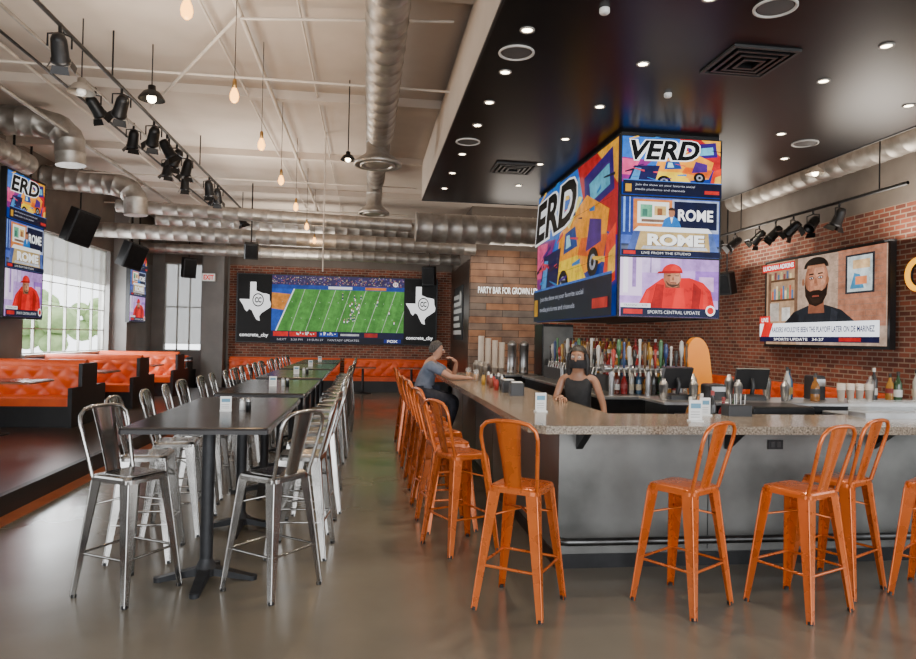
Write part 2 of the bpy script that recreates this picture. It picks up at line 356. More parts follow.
for n,(y0,y1) in enumerate(((-2.5,.5),(2.0,6.5),(8.0,11.4),(13.5,17.7))):
    b=MB(); nn=6
    for i in range(nn+1):
        y=y0+(y1-y0)*i/nn; b.box(LX-.17,LX-.12,y-.016,y+.016,1.15,3.6,FR)
    for z in (1.18,1.66,2.14,2.62,3.10,3.57): b.box(LX-.17,LX-.12,y0,y1,z-.011,z+.011,FR)
    b.box(LX-.25,LX+.06,y0-.05,y1+.05,1.12,1.17,CREAM); b.box(LX-.10,LX-.095,y0,y1,2.75,3.6,SHADE)
    struct('window_%d'%(n+1),b,'bright gridded window with pale blind and sill')
b=MB(); b.box(RX,RX+.25,4.5,YW+.25,0,3.75,BRICK); b.box(RX,RX+.25,4.5,YW+.25,3.75,H,UPW); struct('wall_right',b,'dark red brick wall')
b=MB(); b.box(RX,RX+.25,-4.3,4.5,0,.6,GREYW); b.box(RX,RX+.25,-4.3,4.5,3.6,H,GREYW)
for y in (-4.3,-.1,4.0): b.box(RX,RX+.25,y,y+.5,.6,3.6,GREYW)
struct('wall_right_front',b)
b=MB(); b.box(2.57,4.4,YW,YW+.25,0,3.9,WOODW); b.box(4.4,RX,YW,YW+.25,0,3.75,BRICK); b.box(2.57,RX,YW,YW+.25,3.9,H,UPW);b.box(4.4,RX,YW,YW+.25,3.75,3.9,UPW)
struct('wall_back_bar',b,'reclaimed wood plank and brick wall')
b=MB(); b.box(2.57,2.8,YW+.25,YB,0,3.7,DWOOD); b.box(2.57,2.8,YW+.25,YB,3.7,H,UPW); struct('wall_return',b,'dark side wall')
b=MB(); b.box(-4.1,2.57,YB,YB+.25,0,3.7,BRICK); b.box(-4.1,2.57,YB,YB+.25,3.7,H,UPW)
b.box(LX,-5.95,YB,YB+.25,0,H,GREYW); b.box(-4.9,-4.1,YB,YB+.25,0,H,GREYW); b.box(-5.95,-4.9,YB,YB+.25,0,1.1,GREYW); b.box(-5.95,-4.9,YB,YB+.25,3.7,H,UPW)
struct('wall_back',b,'red brick wall with a grey painted end')
b=MB()
for x in (-5.95,-5.6,-5.25,-4.9): b.box(x-.02,x+.02,YB+.1,YB+.15,1.1,3.7,FR)
for z in (1.12,2.4,3.68): b.box(-5.95,-4.9,YB+.1,YB+.15,z-.02,z+.02,FR)
b.box(-5.95,-4.9,YB+.08,YB+.085,1.3,3.7,SHADE)
struct('window_5',b)
b=MB(); b.box(LX-.3,RX+.3,-4.3,-4.1,3.9,H,GREYW)
for x in (LX-.25,-2.4,2.3,RX): b.box(x,x+.4,-4.3,-4.1,0,3.9,GREYW)
b.box(LX,RX,-4.3,-4.1,0,.3,GREYW)
struct('wall_front',b,'storefront wall with open glazing')
b=MB(); b.box(LX,-3.15,3.0,19.0,0,.17,DWOOD); b.box(-3.2,-3.13,3.0,19.0,.0,.185,BLACK); b.box(LX,-3.13,18.95,19.03,0,.185,BLACK)
struct('trim_7',b,'raised dark wood floor platform with black edge')
b=MB(); b.box(-3.13,-2.97,3.0,19.0,0,.006,STRIP); struct('trim_10',b,'orange brown strip at the foot of the platform')  # thin flat orange brown band along the platform edge
b=MB(); b.box(LX,LX+.03,-4.1,YB,0,.15,BLACK); struct('baseboard_left',b)
b=MB(); b.box(LX,2.57,YB-.03,YB,0,.15,BLACK); struct('baseboard_back',b)
b=MB(); b.box(RX-.03,RX,4.5,YW,0,.15,BLACK); struct('baseboard_right',b)
b=MB(); b.box(-4.75,-4.15,YB-.55,YB-.02,0,H,GREYW); struct('trim_8',b,'square grey painted column')
b=MB(); b.box(LX,LX+.35,17.9,18.6,0.17,H,GREYW); struct('trim_9',b,'grey wall pier')
GR=pm('outdoor_paving',(.60,.60,.57),None,1,.9); LEAF=pm('tree_foliage',(.18,.28,.10),(.34,.46,.20),3,.8,0,.5); BARK=pm('tree_bark',(.12,.08,.05),None,10,.9)
b=MB(); b.box(-45,-6.7,-20,50,-.2,-.1,GR); b.box(-6.7,40,22,50,-.2,-.1,GR); b.box(-6.7,40,-25,-4.4,-.2,-.1,GR)
struct('ground',b,'pale paving outside the windows')
def tree(x,y,s):
    t=thing('tree','leafy green street tree outside the window','tree','street trees outside',(x,y,-.1))
    b=MB(); b.tube([(0,0,0),(.05,0,1*s),(0,.05,2.4*s)],[.13*s,.1*s,.07*s],BARK); obj('trunk',b,t)
    b=MB(); rr=random.Random(int(x*10))
    for i in range(18):
        a=rr.random()*6.28; d=rr.random()*1.1*s; r=(.40+.4*rr.random())*s
        b.ball((math.cos(a)*d,math.sin(a)*d,(1.8+rr.random()*1.5)*s),(r,r,r*.8),LEAF,9,6)
    obj('foliage',b,t)
for x,y,s in ((-14,24,.9),(-14,29,1.0),(-17,36,1.2),(-10.5,24,.7),(-12,33,.9),(-11,21,.6)): tree(x,y,s)

# ------------------------------------------------------------ STOOLS
def make_stool(mat,label,group):
    t=thing('bar_stool',label,'stool',group)
    b=MB(); b.rbox(-.165,.165,-.165,.165,.715,.755,.05,mat,4)
    b.rbox(-.12,.12,-.12,.12,.7545,.758,.04,mat,3)
    obj('seat',b,t)
    for sx,sy in ((-1,-1),(1,-1),(1,1),(-1,1)):
        b=MB(); tp=Vector((sx*.155,sy*.155,.735)); bt=Vector((sx*.225,sy*.225,0.0))
        for ax in (0,1):
            wt,wb=.075,.032; th=.004
            def off(p,w,ax=ax):
                d=Vector((-sx*w,0,0)) if ax==0 else Vector((0,-sy*w,0)); return p+d
            nrm=Vector((0,-sy*th,0)) if ax==0 else Vector((-sx*th,0,0))
            q=[tp,off(tp,wt),off(bt,wb),bt]; vs=q+[v+nrm for v in q]
            b.add(vs,[(0,1,2,3),(7,6,5,4),(0,4,5,1),(1,5,6,2),(2,6,7,3),(3,7,4,0)],mat)
        b.cyl(bt+Vector((-sx*.012,-sy*.012,0)),bt+Vector((-sx*.013,-sy*.013,.02)),.017,BLACK,seg=8)
        b.tube([tp+Vector((0,0,-.02)),bt+Vector((0,0,.01))],.006,mat,6)
        obj('leg',b,t)
    k=.225-.07*(.27/.735)-.008
    b=MB()
    for p,q in (((-k,-k),(k,-k)),((k,-k),(k,k)),((k,k),(-k,k)),((-k,k),(-k,-k))):
        b.tube([(p[0],p[1],.27),(q[0],q[1],.27)],.009,mat,7)
    obj('footrest',b,t)
    b=MB(); k2=.17
    b.tube([(-k2,-k2,.56),(0,0,.60),(k2,k2,.56)],.007,mat,6); b.tube([(k2,-k2,.56),(0,0,.605),(-k2,k2,.56)],.007,mat,6)
    obj('cross_brace',b,t)
    b=MB(); path=[]
    def lean(z): return -.15-.11*((z-.74)/.42)
    for x,z in ((-.155,.74),(-.162,.85),(-.175,.98),(-.182,1.06),(-.172,1.115),(-.135,1.15),(-.07,1.163),(0,1.165)): path.append((x,lean(z),z))
    path+=[(-p[0],p[1],p[2]) for p in path[-2::-1]]
    b.tube(path,.0125,mat,8); obj('back_frame',b,t)
    b=MB(); zz=(.745,.85,.95,1.05,1.155); ww=(.055,.058,.064,.073,.082); vs=[];fs=[]
    for z,w in zip(zz,ww):
        for i in range(5):
            u=-1+i*.5; vs.append((u*w,lean(z)-.006*(1-u*u)+.004,z))
    n=len(vs); vs+=[(v[0],v[1]+.004,v[2]) for v in vs]
    for r in range(4):
        for i in range(4):
            a=r*5+i; fs+=[(a,a+1,a+6,a+5),(n+a+5,n+a+6,n+a+1,n+a)]
    for r in range(4): 
        for e in (0,4):
            a=r*5+e; fs.append((a,a+5,n+a+5,n+a))
    b.add(vs,fs,mat,True); obj('back_splat',b,t)
    return t
rng=random.Random(3)
ost=make_stool(ORNG,'glossy orange steel bar stool with slatted back','orange bar stools')
sst=make_stool(SILV,'bare silver steel bar stool with curved back','silver bar stools')
def rz_for(deg): return math.radians(deg-90)
OPOS=[(.98,4.17,56,'at the bar corner'),(2.02,4.12,123,'turned sideways at the zinc bar front'),(2.74,4.0,114,'turned sideways at the zinc bar front'),(3.24,4.32,118,'turned sideways at the zinc bar front'),(3.80,4.08,124,'turned sideways at the zinc bar front'),
      (.76,5.35,24,None),(.72,5.95,8,None),(.73,6.55,14,None),(.71,7.15,4,None),(.72,7.75,10,None),(.70,8.4,6,None),(.70,9.25,0,'with a man seated on it'),(.70,9.95,-5,None),(.70,10.6,3,None)]
for i,(x,y,d,extra) in enumerate(OPOS):
    o=ost if i==0 else clone(ost)
    o.location=(x,y,0); o.rotation_euler=(0,0,rz_for(d))
    o['label']='orange steel bar stool '+extra if extra else 'orange steel bar stool beside the granite bar'
TX=-1.03
def make_table():
    t=thing('bar_table','tall black rectangular bar table on two iron pedestals','table','tall bar tables')
    b=MB(); b.rbox(-.44,.44,-1.04,1.04,1.03,1.07,.02,TTOP,2); obj('table_top',b,t)
    for y in (-.62,.62):
        p=obj('pedestal',MB().cyl((0,y,.05),(0,y,1.0),.042,IRON,seg=16),t)
        b=MB(); b.box(-.2,.2,y-.03,y+.03,1.0,1.03,IRON); b.box(-.03,.03,y-.2,y+.2,1.001,1.029,IRON); obj('top_bracket',b,p)
        b=MB(); b.lathe([(.07,.09),(.062,.10),(.045,.14),(.04,.16)],IRON,c=(0,y,0))
        for a in (0,90,180,270):
            M=Matrix.Translation((0,y,0))@Matrix.Rotation(math.radians(a),4,'Z')
            vs=[(.03,-.04,.045),(.03,.04,.045),(.03,.04,.10),(.03,-.04,.10),(.31,-.028,.0),(.31,.028,.0),(.31,.028,.028),(.31,-.028,.028)]
            b.add([M@Vector(v) for v in vs],[(0,1,2,3),(7,6,5,4),(0,4,5,1),(1,5,6,2),(2,6,7,3),(3,7,4,0)],IRON)
            b.cyl(M@Vector((.30,0,0)),M@Vector((.30,0,.03)),.032,IRON,seg=10)
        b.cyl((0,y,.04),(0,y,.09),.07,IRON,seg=14); obj('pedestal_base',b,p)
    return t
tb=make_table(); TY=[5.35,7.9,10.45,13.0,15.5]
for i,y in enumerate(TY):
    o=tb if i==0 else clone(tb)
    o.location=(TX,y,0)
first=True
for side in (-1,1):
    y=4.57
    while y<16.4:
        o=sst if first else clone(sst)
        jx=rng.uniform(-.02,.04); jd=rng.uniform(-9,9); 
        if y<4.6: jd=(-30 if side<0 else -38); jx=-.09 if side>0 else -.10
        first=False
        o.location=(TX+side*(.54+jx),y,0)
        o.rotation_euler=(0,0,rz_for((0 if side<0 else 180)+jd))
        y+=.64+rng.uniform(-.02,.02)+(.1 if y<4.6 else 0)
def menu_card(x,y,z,rz=0,w=.1,h=.15,label='small white menu card in clear stand',g='menu cards'):
    t=thing('menu_stand',label,'menu stand',g,(x,y,z),rz)
    b=MB(); b.box(-w/2,w/2,-.03,.03,0,.012,WHITE); obj('stand_base',b,t)
    b=MB(); b.box(-w/2,w/2,-.003,.003,.012,h,WHITE); b.box(-w*.38,w*.38,-.0045,-.003,h*.62,h*.85,pm('teal_ink',(.1,.25,.35))); 
    for k in range(3): b.box(-w*.38,w*.3,-.0045,-.003,h*(.2+.12*k),h*(.23+.12*k),pm('grey_ink',(.3,.3,.3)))
    obj('card',b,t); return t
for y in TY: menu_card(TX+.0,y-.1,1.07,.1,.08,.11)
def shaker(x,y,z,mat,g='salt and pepper shakers'):
    t=thing('shaker','small glass shaker with a steel cap','shaker',g,(x,y,z))
    obj('jar',MB().lathe([(0,0),(.02,0),(.018,.06),(.016,.065)],mat,10),t); obj('cap',MB().lathe([(.018,.065),(.018,.08),(.008,.09),(0,.091)],STEEL,10),t)
for y in TY[:3]:
    shaker(TX+.10,y+.0,1.07,WHITE); shaker(TX+.15,y-.02,1.07,BLACK)

# ------------------------------------------------------------ BOOTHS
BH=.90
def tuft(b,x0,x1,z0,z1,yf,sgn,mat,s=.17,dep=.05):
    nx=max(2,int((x1-x0)/.03)); nz=max(2,int((z1-z0)/.03)); vs=[];fs=[]
    for j in range(nz+1):
        for i in range(nx+1):
            x=x0+(x1-x0)*i/nx; z=z0+(z1-z0)*j/nz
            u=(x-x0)/s; v=(z1-z)/s
            d=dep*(abs(math.cos(pi*(u+v)/2))*abs(math.cos(pi*(u-v)/2)))**.45
            e=min(1,(z1-z)/.05); d=d*math.sqrt(max(0,e))
            vs.append((x,yf+sgn*d,z))
    for j in range(nz):
        for i in range(nx):
            a=j*(nx+1)+i; q=(a,a+1,a+nx+2,a+nx+1); fs.append(q if sgn<0 else q[::-1])
    b.add(vs,fs,mat,True)
def bench_side(t,w,sgn,xl=0):
    b=MB(); y0,y1=sorted((sgn*.1,sgn*.58)); b.box(xl+.06,xl+w-.06,y0,y1,0,.32,BLACK); obj('bench_plinth',b,t)
    b=MB(); y0,y1=sorted((sgn*.14,sgn*.62)); b.rbox(xl+.04,xl+w-.04,y0,y1,.32,.46,.04,LEATH,3); obj('seat_cushion',b,t)
    b=MB(); tuft(b,xl+.04,xl+w-.04,.44,BH,sgn*.12,sgn,LEATH); obj('tufted_backrest',b,t)
def double_booth(x0,x1,y,label,z=.17,end=True):
    t=thing('booth_bench',label,'booth','orange booths by the windows',(x0,y,z)); w=x1-x0
    b=MB(); b.box(.04,w-.04,-.12,.12,0,BH,BLACK); b.cyl((.04,0,BH),(w-.04,0,BH),.11,LEATH,seg=16); obj('back_core',b,t)
    bench_side(t,w,-1); bench_side(t,w,1)
    b=MB(); b.box(w-.05,w+.01,-.66,.66,0,.60,BLACK); b.rbox(w-.05,w+.01,-.30,.30,.60,BH+.06,.01,BLACK); obj('end_panel',b,t)
    return t
for i,y in enumerate((11.6,14.3,17.0)):
    double_booth(LX+.05,-4.4,y,'back to back tufted orange leather booth with black end panel')
BT=pm('booth_table_edge',(.20,.07,.03),(.28,.10,.05),6,.3)
def booth_table(x,y,z,label='dark booth table with orange brown edge on a pedestal',w=1.4,d=.75):
    t=thing('booth_table',label,'table','booth tables',(x,y,z))
    b=MB(); b.rbox(-w/2,w/2,-d/2,d/2,.73,.755,.02,BT); b.rbox(-w/2+.02,w/2-.02,-d/2+.02,d/2-.02,.75,.762,.02,TTOP); obj('table_top',b,t)
    obj('pedestal',MB().cyl((0,0,.03),(0,0,.73),.035,IRON),t); obj('pedestal_base',MB().lathe([(0,0),(.26,0),(.26,.015),(.05,.04),(.036,.06)],IRON,20),t)
for y in (10.25,12.95,15.65,18.2): booth_table(-5.2,y,.17)
def banquette(x0,y,w,rz,label,z=0):
    t=thing('banquette',label,'banquette',None,(x0,y,z),rz)
    b=MB(); b.box(.04,w-.04,-.12,.02,0,BH,BLACK); b.cyl((.04,-.05,BH),(w-.04,-.05,BH),.07,LEATH,seg=14); obj('back_core',b,t)
    bench_side(t,w,-1); return t
banquette(-4.05,YB-.1,3.3,0,'long tufted orange leather bench against the brick wall')
banquette(-.7,YB-.1,3.2,0,'tufted orange leather bench under the video wall')
banquette(RX-.1,YW-.6,7.5,-pi/2,'tufted orange leather bench along the brick wall')
for x in (-3.2,-1.9,-.1,1.3): booth_table(x,YB-1.25,0,w=.75,d=.75)
double_booth(LX+.05,-4.9,19.85,'tufted orange leather booth beside the end window',z=0)

# ------------------------------------------------------------ BAR
t=thing('bar_counter','weathered zinc clad bar front with black plinth','bar')
b=MB(); b.box(1.4,6.3,4.80,5.0,.0,1.03,ZINC); 
for x in (2.55,3.75,4.95): b.box(x-.003,x+.003,4.797,4.80,.12,1.03,BLACKM)
obj('front_panel',b,t)
b=MB(); b.box(1.4,1.6,5.0,11.0,0,1.03,ZINC)
for y in (6.2,7.4,8.6,9.8): b.box(1.397,1.40,y-.003,y+.003,.12,1.03,BLACKM)
obj('side_panel',b,t)
b=MB(); b.box(1.38,6.3,4.785,4.795,0,.10,BLACKM); b.box(1.385,1.395,4.8,11,0,.10,BLACKM); obj('kick_plate',b,t)
for x in (1.55,2.7,3.9,5.1):
    b=MB(); b.add([(x-.025,4.8,.86),(x-.025,4.8,1.03),(x-.025,4.55,1.03),(x+.025,4.8,.86),(x+.025,4.8,1.03),(x+.025,4.55,1.03)],[(0,1,2),(5,4,3),(0,2,5,3),(1,0,3,4),(2,1,4,5)],BLACKM)
    obj('bracket',b,t)
b=MB()
P=[(1.18,4.36),(6.3,4.36),(6.3,5.12),(1.88,5.12),(1.88,11.1),(1.08,11.1),(1.08,4.46)]
n=len(P); vs=[(x,y,1.03) for x,y in P]+[(x,y,1.085) for x,y in P]
b.add(vs,[tuple(range(n-1,-1,-1)),tuple(range(n,2*n))]+[(i,(i+1)%n,n+(i+1)%n,n+i) for i in range(n)],GRAN)
thing('granite_worktop','speckled beige granite L shaped bar top','worktop',mb=b)
RAIL=pm('dark_rail_steel',(.07,.07,.07),(.11,.11,.11),8,.3,.9)
t=thing('foot_rail','dark steel foot rail pipe along the bar','foot rail')
b=MB(); b.tube([(6.3,4.62,.24),(1.55,4.62,.24),(1.42,4.62,.24),(1.38,4.64,.24),(1.36,4.70,.24),(1.36,4.79,.24)],.028,RAIL,12); obj('rail',b,t)
for x in (1.7,2.9,4.1,5.3): obj('rail_bracket',MB().tube([(x,4.62,.24),(x,4.70,.2),(x,4.79,.2)],.012,RAIL,7),t)
thing('wall_outlet','dark power outlet plate on the bar front','outlet',mb=MB().box(3.02,3.14,4.785,4.797,.86,.93,BLACKM).box(3.04,3.07,4.782,4.785,.875,.915,BLACK).box(3.09,3.12,4.782,4.785,.875,.915,BLACK))
t=thing('service_counter','black and stainless inner service counter behind the bar','counter')
obj('cabinet_body',MB().box(2.75,6.2,5.95,6.45,0,1.08,BLACKM),t)
obj('worktop',MB().rbox(2.7,6.22,5.9,6.5,1.08,1.11,.01,STEEL),t)
for x in (3.1,3.7,4.3,4.9,5.5): 
    d=obj('cabinet_door',MB().box(x-.28,x+.28,5.93,5.95,.2,1.0,STEEL),t); obj('handle',MB().box(x-.1,x+.1,5.91,5.93,.9,.92,BLACK),d)
t=thing('ice_bin','stainless steel under counter sink and ice bin','ice bin')
obj('bin_body',MB().box(1.95,2.4,8.0,10.8,0,.9,STEEL),t); obj('splash_guard',MB().box(1.92,1.95,8.0,10.8,.9,1.0,STEEL),t)
t=thing('back_bar','dark back bar island with tiered bottle shelves','back bar')
obj('cabinet_body',MB().box(2.75,4.4,7.6,11.6,0,.98,BLACKM),t)
obj('worktop',MB().rbox(2.7,4.45,7.55,11.65,.98,1.02,.01,STEEL),t)
obj('lower_tier',MB().box(3.0,3.80,7.95,11.3,1.02,1.22,BLACK),t)
obj('upper_tier',MB().box(3.22,3.72,8.15,11.1,1.22,1.42,BLACK),t)
BC=[(.02,.05,.02),(.20,.08,.015),(.30,.30,.28),(.10,.02,.01),(.34,.17,.03),(.03,.03,.03),(.02,.06,.12),(.20,.015,.015),(.36,.36,.33)]
BMs=[pm('bottle_glass_tone_'+c,v,None,5,.08,0) for c,v in zip('abcdefghi',BC)]
LBs=[pm('bottle_label_'+n,v,None,20,.6) for n,v in (('cream',(.40,.35,.26)),('red',(.22,.03,.03)),('white',(.46,.46,.44)),('black',(.03,.03,.03)),('gold',(.26,.16,.04)))]
KINDS={}
def bottle(x,y,z,i,g,shape=None):
    k=(i%len(BMs),(i*7+i//3)%len(LBs),shape if shape is not None else i%3)
    if k not in KINDS:
        a=BMs[k[0]];l=LBs[k[1]]
        if k[2]==0: pr=[(0,0),(.036,0),(.037,.01),(.037,.17),(.03,.20),(.013,.235),(.012,.29)]
        elif k[2]==1: pr=[(0,0),(.043,0),(.044,.01),(.042,.13),(.03,.17),(.014,.20),(.013,.26)]
        else: pr=[(0,0),(.032,0),(.033,.01),(.033,.20),(.022,.235),(.012,.26),(.012,.315)]
        zt=pr[-1][1]
        KINDS[k]=(MB().lathe(pr,a,12).mesh('glass_body'),MB().lathe([(pr[3][0]+.001,.05),(pr[3][0]+.001,.12)],l,12).mesh('paper_label'),
                  MB().lathe([(.015,zt-.03),(.015,zt+.01),(0,zt+.01)],l if k[0]%2 else BLACK,8).mesh('cap'),
                  'liquor bottle with %s glass and a paper label'%(('dark green','amber brown','clear','brown','golden','black','blue','red','frosted')[k[0]]))
    g0=KINDS[k]; t=thing('liquor_bottle',g0[3],'bottle',g,(x,y,z),random.random()*6)
    obj('glass_body',g0[0],t); obj('paper_label',g0[1],t); obj('cap',g0[2],t)
n=0
for x in [3.05+.087*i for i in range(9)]:
    bottle(x,8.03,1.22,n*5+1,'bottles on the lower tier'); n+=1
for y in [8.25+.13*i for i in range(22)]:
    bottle(3.08,y,1.22,n*5+2,'bottles on the lower tier'); n+=1
for x in [3.28+.088*i for i in range(5)]:
    bottle(x,8.23,1.42,n*3+1,'bottles on the upper tier'); n+=1
for y in [8.35+.14*i for i in range(18)]:
    bottle(3.29,y,1.42,n*3+1,'bottles on the upper tier'); n+=1
for i in range(9): bottle(2.98+.092*i,7.84,1.02,i*4+3,'bottles on the back bar worktop')
TAPC=[(.28,.03,.02),(.38,.38,.36),(.02,.04,.12),(.30,.17,.03),(.02,.02,.02),(.03,.10,.04),(.09,.05,.02),(.36,.35,.33)]
t=thing('draft_beer_tower','stainless draft beer rail standing on the back bar','beer tower')
b=MB(); b.cyl((2.75,7.66,1.33),(3.78,7.66,1.33),.045,STEEL); 
for x in (2.85,3.3,3.70): b.cyl((x,7.66,1.02),(x,7.66,1.33),.035,STEEL)
b.cyl((2.80,7.7,1.33),(2.80,10.1,1.33),.045,STEEL)
for y in (8.4,9.5): b.cyl((2.80,y,1.02),(2.80,y,1.33),.035,STEEL)
obj('rail',b,t)
def tap(x,y,dx,dy,i):
    c=TAPC[(i*5)%len(TAPC)]; m=pm('tap_handle_tone_%s'%'abcdefgh'[(i*5)%8],c,None,5,.3)
    p=obj('tap',MB().tube([(x,y,1.33),(x+dx*.08,y+dy*.08,1.33),(x+dx*.10,y+dy*.10,1.25)],.012,STEEL,7),t)
    hx,hy=x+dx*.07,y+dy*.07; h=.22+.12*((i*3)%4)/3
    pr=[[(0,1.34),(.012,1.34),(.014,1.38),(.024,1.34+h*.6),(.026,1.34+h*.9),(.012,1.34+h),(0,1.342+h)],
        [(0,1.34),(.010,1.34),(.012,1.34+h*.4),(.022,1.34+h*.45),(.030,1.34+h*.7),(.020,1.34+h*.95),(0,1.34+h)],
        [(0,1.34),(.014,1.34),(.012,1.34+h*.3),(.018,1.34+h*.5),(.014,1.34+h*.8),(.020,1.34+h),(0,1.345+h)]][i%3]
    obj('tap_handle',MB().lathe(pr,m,8,(hx,hy,0)),p)
for i in range(15): tap(2.84+.064*i,7.66,0,-1,i)
for i in range(18): tap(2.80,7.80+.125*i,-1,0,i+3)
CL=glassmat('clear_acrylic',(.75,.78,.78),.05,.3)
def glass(x,y,z,full=True,g='drinks on the bar'):
    t=thing('beer_glass','half full glass of amber beer' if full else 'empty clear pint glass','glass',g,(x,y,z))
    obj('glass_wall',MB().lathe([(.0,0),(.03,0),(.04,.15),(.038,.15)],CL,12),t)
    if full: obj('beer',MB().lathe([(0,.005),(.028,.005),(.034,.09),(0,.09)],pm('amber_beer',(.5,.22,.03),None,5,.1),12),t)
def cshaker(x,y,z,h=.2):
    t=thing('cocktail_shaker','stainless steel cocktail shaker tin','shaker','cocktail shakers behind the bar',(x,y,z))
    obj('tin',MB().lathe([(0,0),(.032,0),(.042,h*.7),(.043,h*.72)],STEEL,12),t); obj('lid',MB().lathe([(.042,h*.72),(.03,h*.86),(.018,h*.9),(.018,h),(0,h)],STEEL,12),t)
for i in range(10): glass(4.05+.085*(i%4),8.3+.3*(i//4),1.02,False,'pint glasses on the back bar')
for i,(x,y) in enumerate(((3.08,6.1),(3.17,6.3),(3.5,6.05),(3.95,6.3),(4.0,6.08),(5.0,6.2),(2.78,6.1),(3.55,6.3))): cshaker(x,y,1.11,.2+.04*(i%2))
b=MB(); pts=[(-.15,0),(.15,0)]+[(.15*math.cos(a),.44+.24*math.sin(a)) for a in [pi*i/12 for i in range(13)]]
n=len(pts); vs=[(x,-.04,z) for x,z in pts]+[(x,.04,z) for x,z in pts]
b.add(vs,[tuple(range(n)),tuple(range(2*n-1,n-1,-1))]+[(i,n+i,n+(i+1)%n,(i+1)%n) for i in range(n)],pm('bright_orange_enamel',(.90,.27,.003),(.95,.32,.006),3,.35))
o=thing('beverage_dispenser','arched bright orange dispenser panel on the back bar','dispenser',None,(4.02,7.78,1.045),.2,b); o.rotation_euler=(0,math.radians(-8),.1)
def pos(x,y,z,rz,g='point of sale terminals'):
    t=thing('cash_register','black touch screen register on a stand','register',g,(x,y,z),rz)
    obj('register_base',MB().rbox(-.12,.12,-.09,.09,0,.05,.02,BLACK),t)
    obj('neck',MB().tube([(0,.02,.05),(0,.05,.14),(0,.02,.2)],.02,BLACK,8),t)
    M=Matrix.Translation((0,0,.20))@Matrix.Rotation(-.35,4,'X')
    obj('monitor',MB().box(-.16,.16,-.015,.02,-.10,.11,BLACK,M).box(-.145,.145,-.017,-.015,-.085,.095,pm('dark_display',(.03,.035,.045),None,3,.1),M),t)
pos(2.95,6.2,1.11,.2+pi); pos(3.72,6.2,1.11,pi-.1)
def machine(x,y,z,w,d,h,name,label,cat):
    t=thing(name,label,cat,None,(x,y,z),0)
    obj('machine_body',MB().rbox(-w/2,w/2,-d/2,d/2,0,h,.02,BLACK),t); obj('control_panel',MB().box(-w*.4,w*.4,-d/2-.008,-d/2,h*.55,h*.85,STEEL),t)
machine(3.33,6.2,1.11,.17,.2,.15,'receipt_printer','boxy black receipt printer beside the register','printer')
machine(4.5,6.35,1.11,.14,.16,.24,'drink_blender_base','black bar blender base on the service counter','blender')
def cupstack(x,y,z,h,r=.042,mat=WHITE,label='tall stack of white paper cups',g='cup stacks'):
    prof=[(0,0),(r*.72,0),(r,.11)]
    k=.11
    while k<h: prof+=[(r*1.05,k),(r*1.05,k+.008),(r*.97,k+.009)]; k+=.018
    prof+=[(r,h),(0,h)]
    return thing('cup_stack',label,'cups',g,(x,y,z),0,MB().lathe(prof,mat,14))
for i in range(4): cupstack(4.62+.1*i,6.12,1.11,.17,.038,CREAM,'short stack of cream paper cups','cream cups on the service counter')
for i,(x,y) in enumerate(((4.1,6.2),(4.2,6.32),(4.33,6.1),(5.12,6.3),(5.22,6.1),(5.3,6.3),(5.42,6.1),(5.55,6.25),(5.65,6.1),(5.8,6.3))):
    bottle(x,y,1.11,i*4+2,'bottles on the service counter')
t=thing('garnish_caddy','steel and clear acrylic garnish caddy on the bar','garnish caddy',None,(4.35,4.98,1.085),0)
obj('caddy_tray',MB().box(-.45,.45,-.10,.10,0,.04,STEEL),t); obj('caddy_lid',MB().box(-.45,.45,-.10,.10,.04,.13,CL),t)
menu_card(2.62,5.0,1.085,.1,.09,.14)
t=thing('bar_caddy','black napkin and straw caddy on the bar top','caddy',None,(2.9,5.03,1.085),0)
obj('caddy_box',MB().rbox(-.1,.1,-.06,.06,0,.09,.01,BLACK),t)
for i in range(10): obj('straw',MB().cyl((-.07+.014*i,-.02+.01*(i%3),.09),(-.075+.015*i,-.02+.012*(i%3),.17),.003,WHITE if i%2 else BLACK,seg=5),t)
menu_card(1.36,5.2,1.085,.15,.09,.15); menu_card(2.35,4.62,1.085,.0,.10,.155)
t=thing('glass_washer','low stainless glass washer behind the bar','washer',None,(3.55,5.6,0),0)
obj('washer_body',MB().rbox(-.3,.3,-.22,.22,0,1.0,.02,STEEL),t); obj('washer_lid',MB().rbox(-.29,.29,-.2,.2,1.0,1.12,.02,BLACKM),t)
t=thing('drink_cooler','black glass fronted bottle cooler behind the bar','cooler',None,(5.0,5.6,0),0)
obj('cooler_body',MB().rbox(-.8,.8,-.2,.22,0,1.02,.02,BLACKM),t); obj('cooler_top',MB().rbox(-.8,.8,-.2,.22,1.02,1.05,.01,STEEL),t)
t=thing('speed_rail','black speed rail full of bottles behind the bar','bottle rail',None,(2.95,5.5,0),0)
obj('rail_tray',MB().box(-.25,.25,-.1,.1,.0,.92,BLACKM),t)
for i in range(5): bottle(2.75+.1*i,5.5,.92,i*2+1,'bottles in the speed rail')
CM=[pm('sauce_tone_a',(.35,.03,.02)),pm('sauce_tone_b',(.03,.03,.03)),pm('sauce_tone_c',(.45,.25,.03)),pm('sauce_tone_d',(.2,.06,.03))]
def sauce(x,y,i):
    t=thing('sauce_bottle','small %s sauce bottle on the bar'%('red','black','yellow','brown')[i%4],'bottle','sauce bottles on the bar',(x,y,1.085))
    obj('bottle_body',MB().lathe([(0,0),(.024,0),(.025,.08),(.022,.1),(.012,.125)],CM[i%4],10),t)
    obj('cap',MB().lathe([(.014,.12),(.013,.15),(.006,.16),(0,.161)],WHITE if i%2 else BLACK,8),t)
for i in range(8): sauce(1.42+.07*(i%3),7.35+.28*(i//2)+.05*(i%2),i)
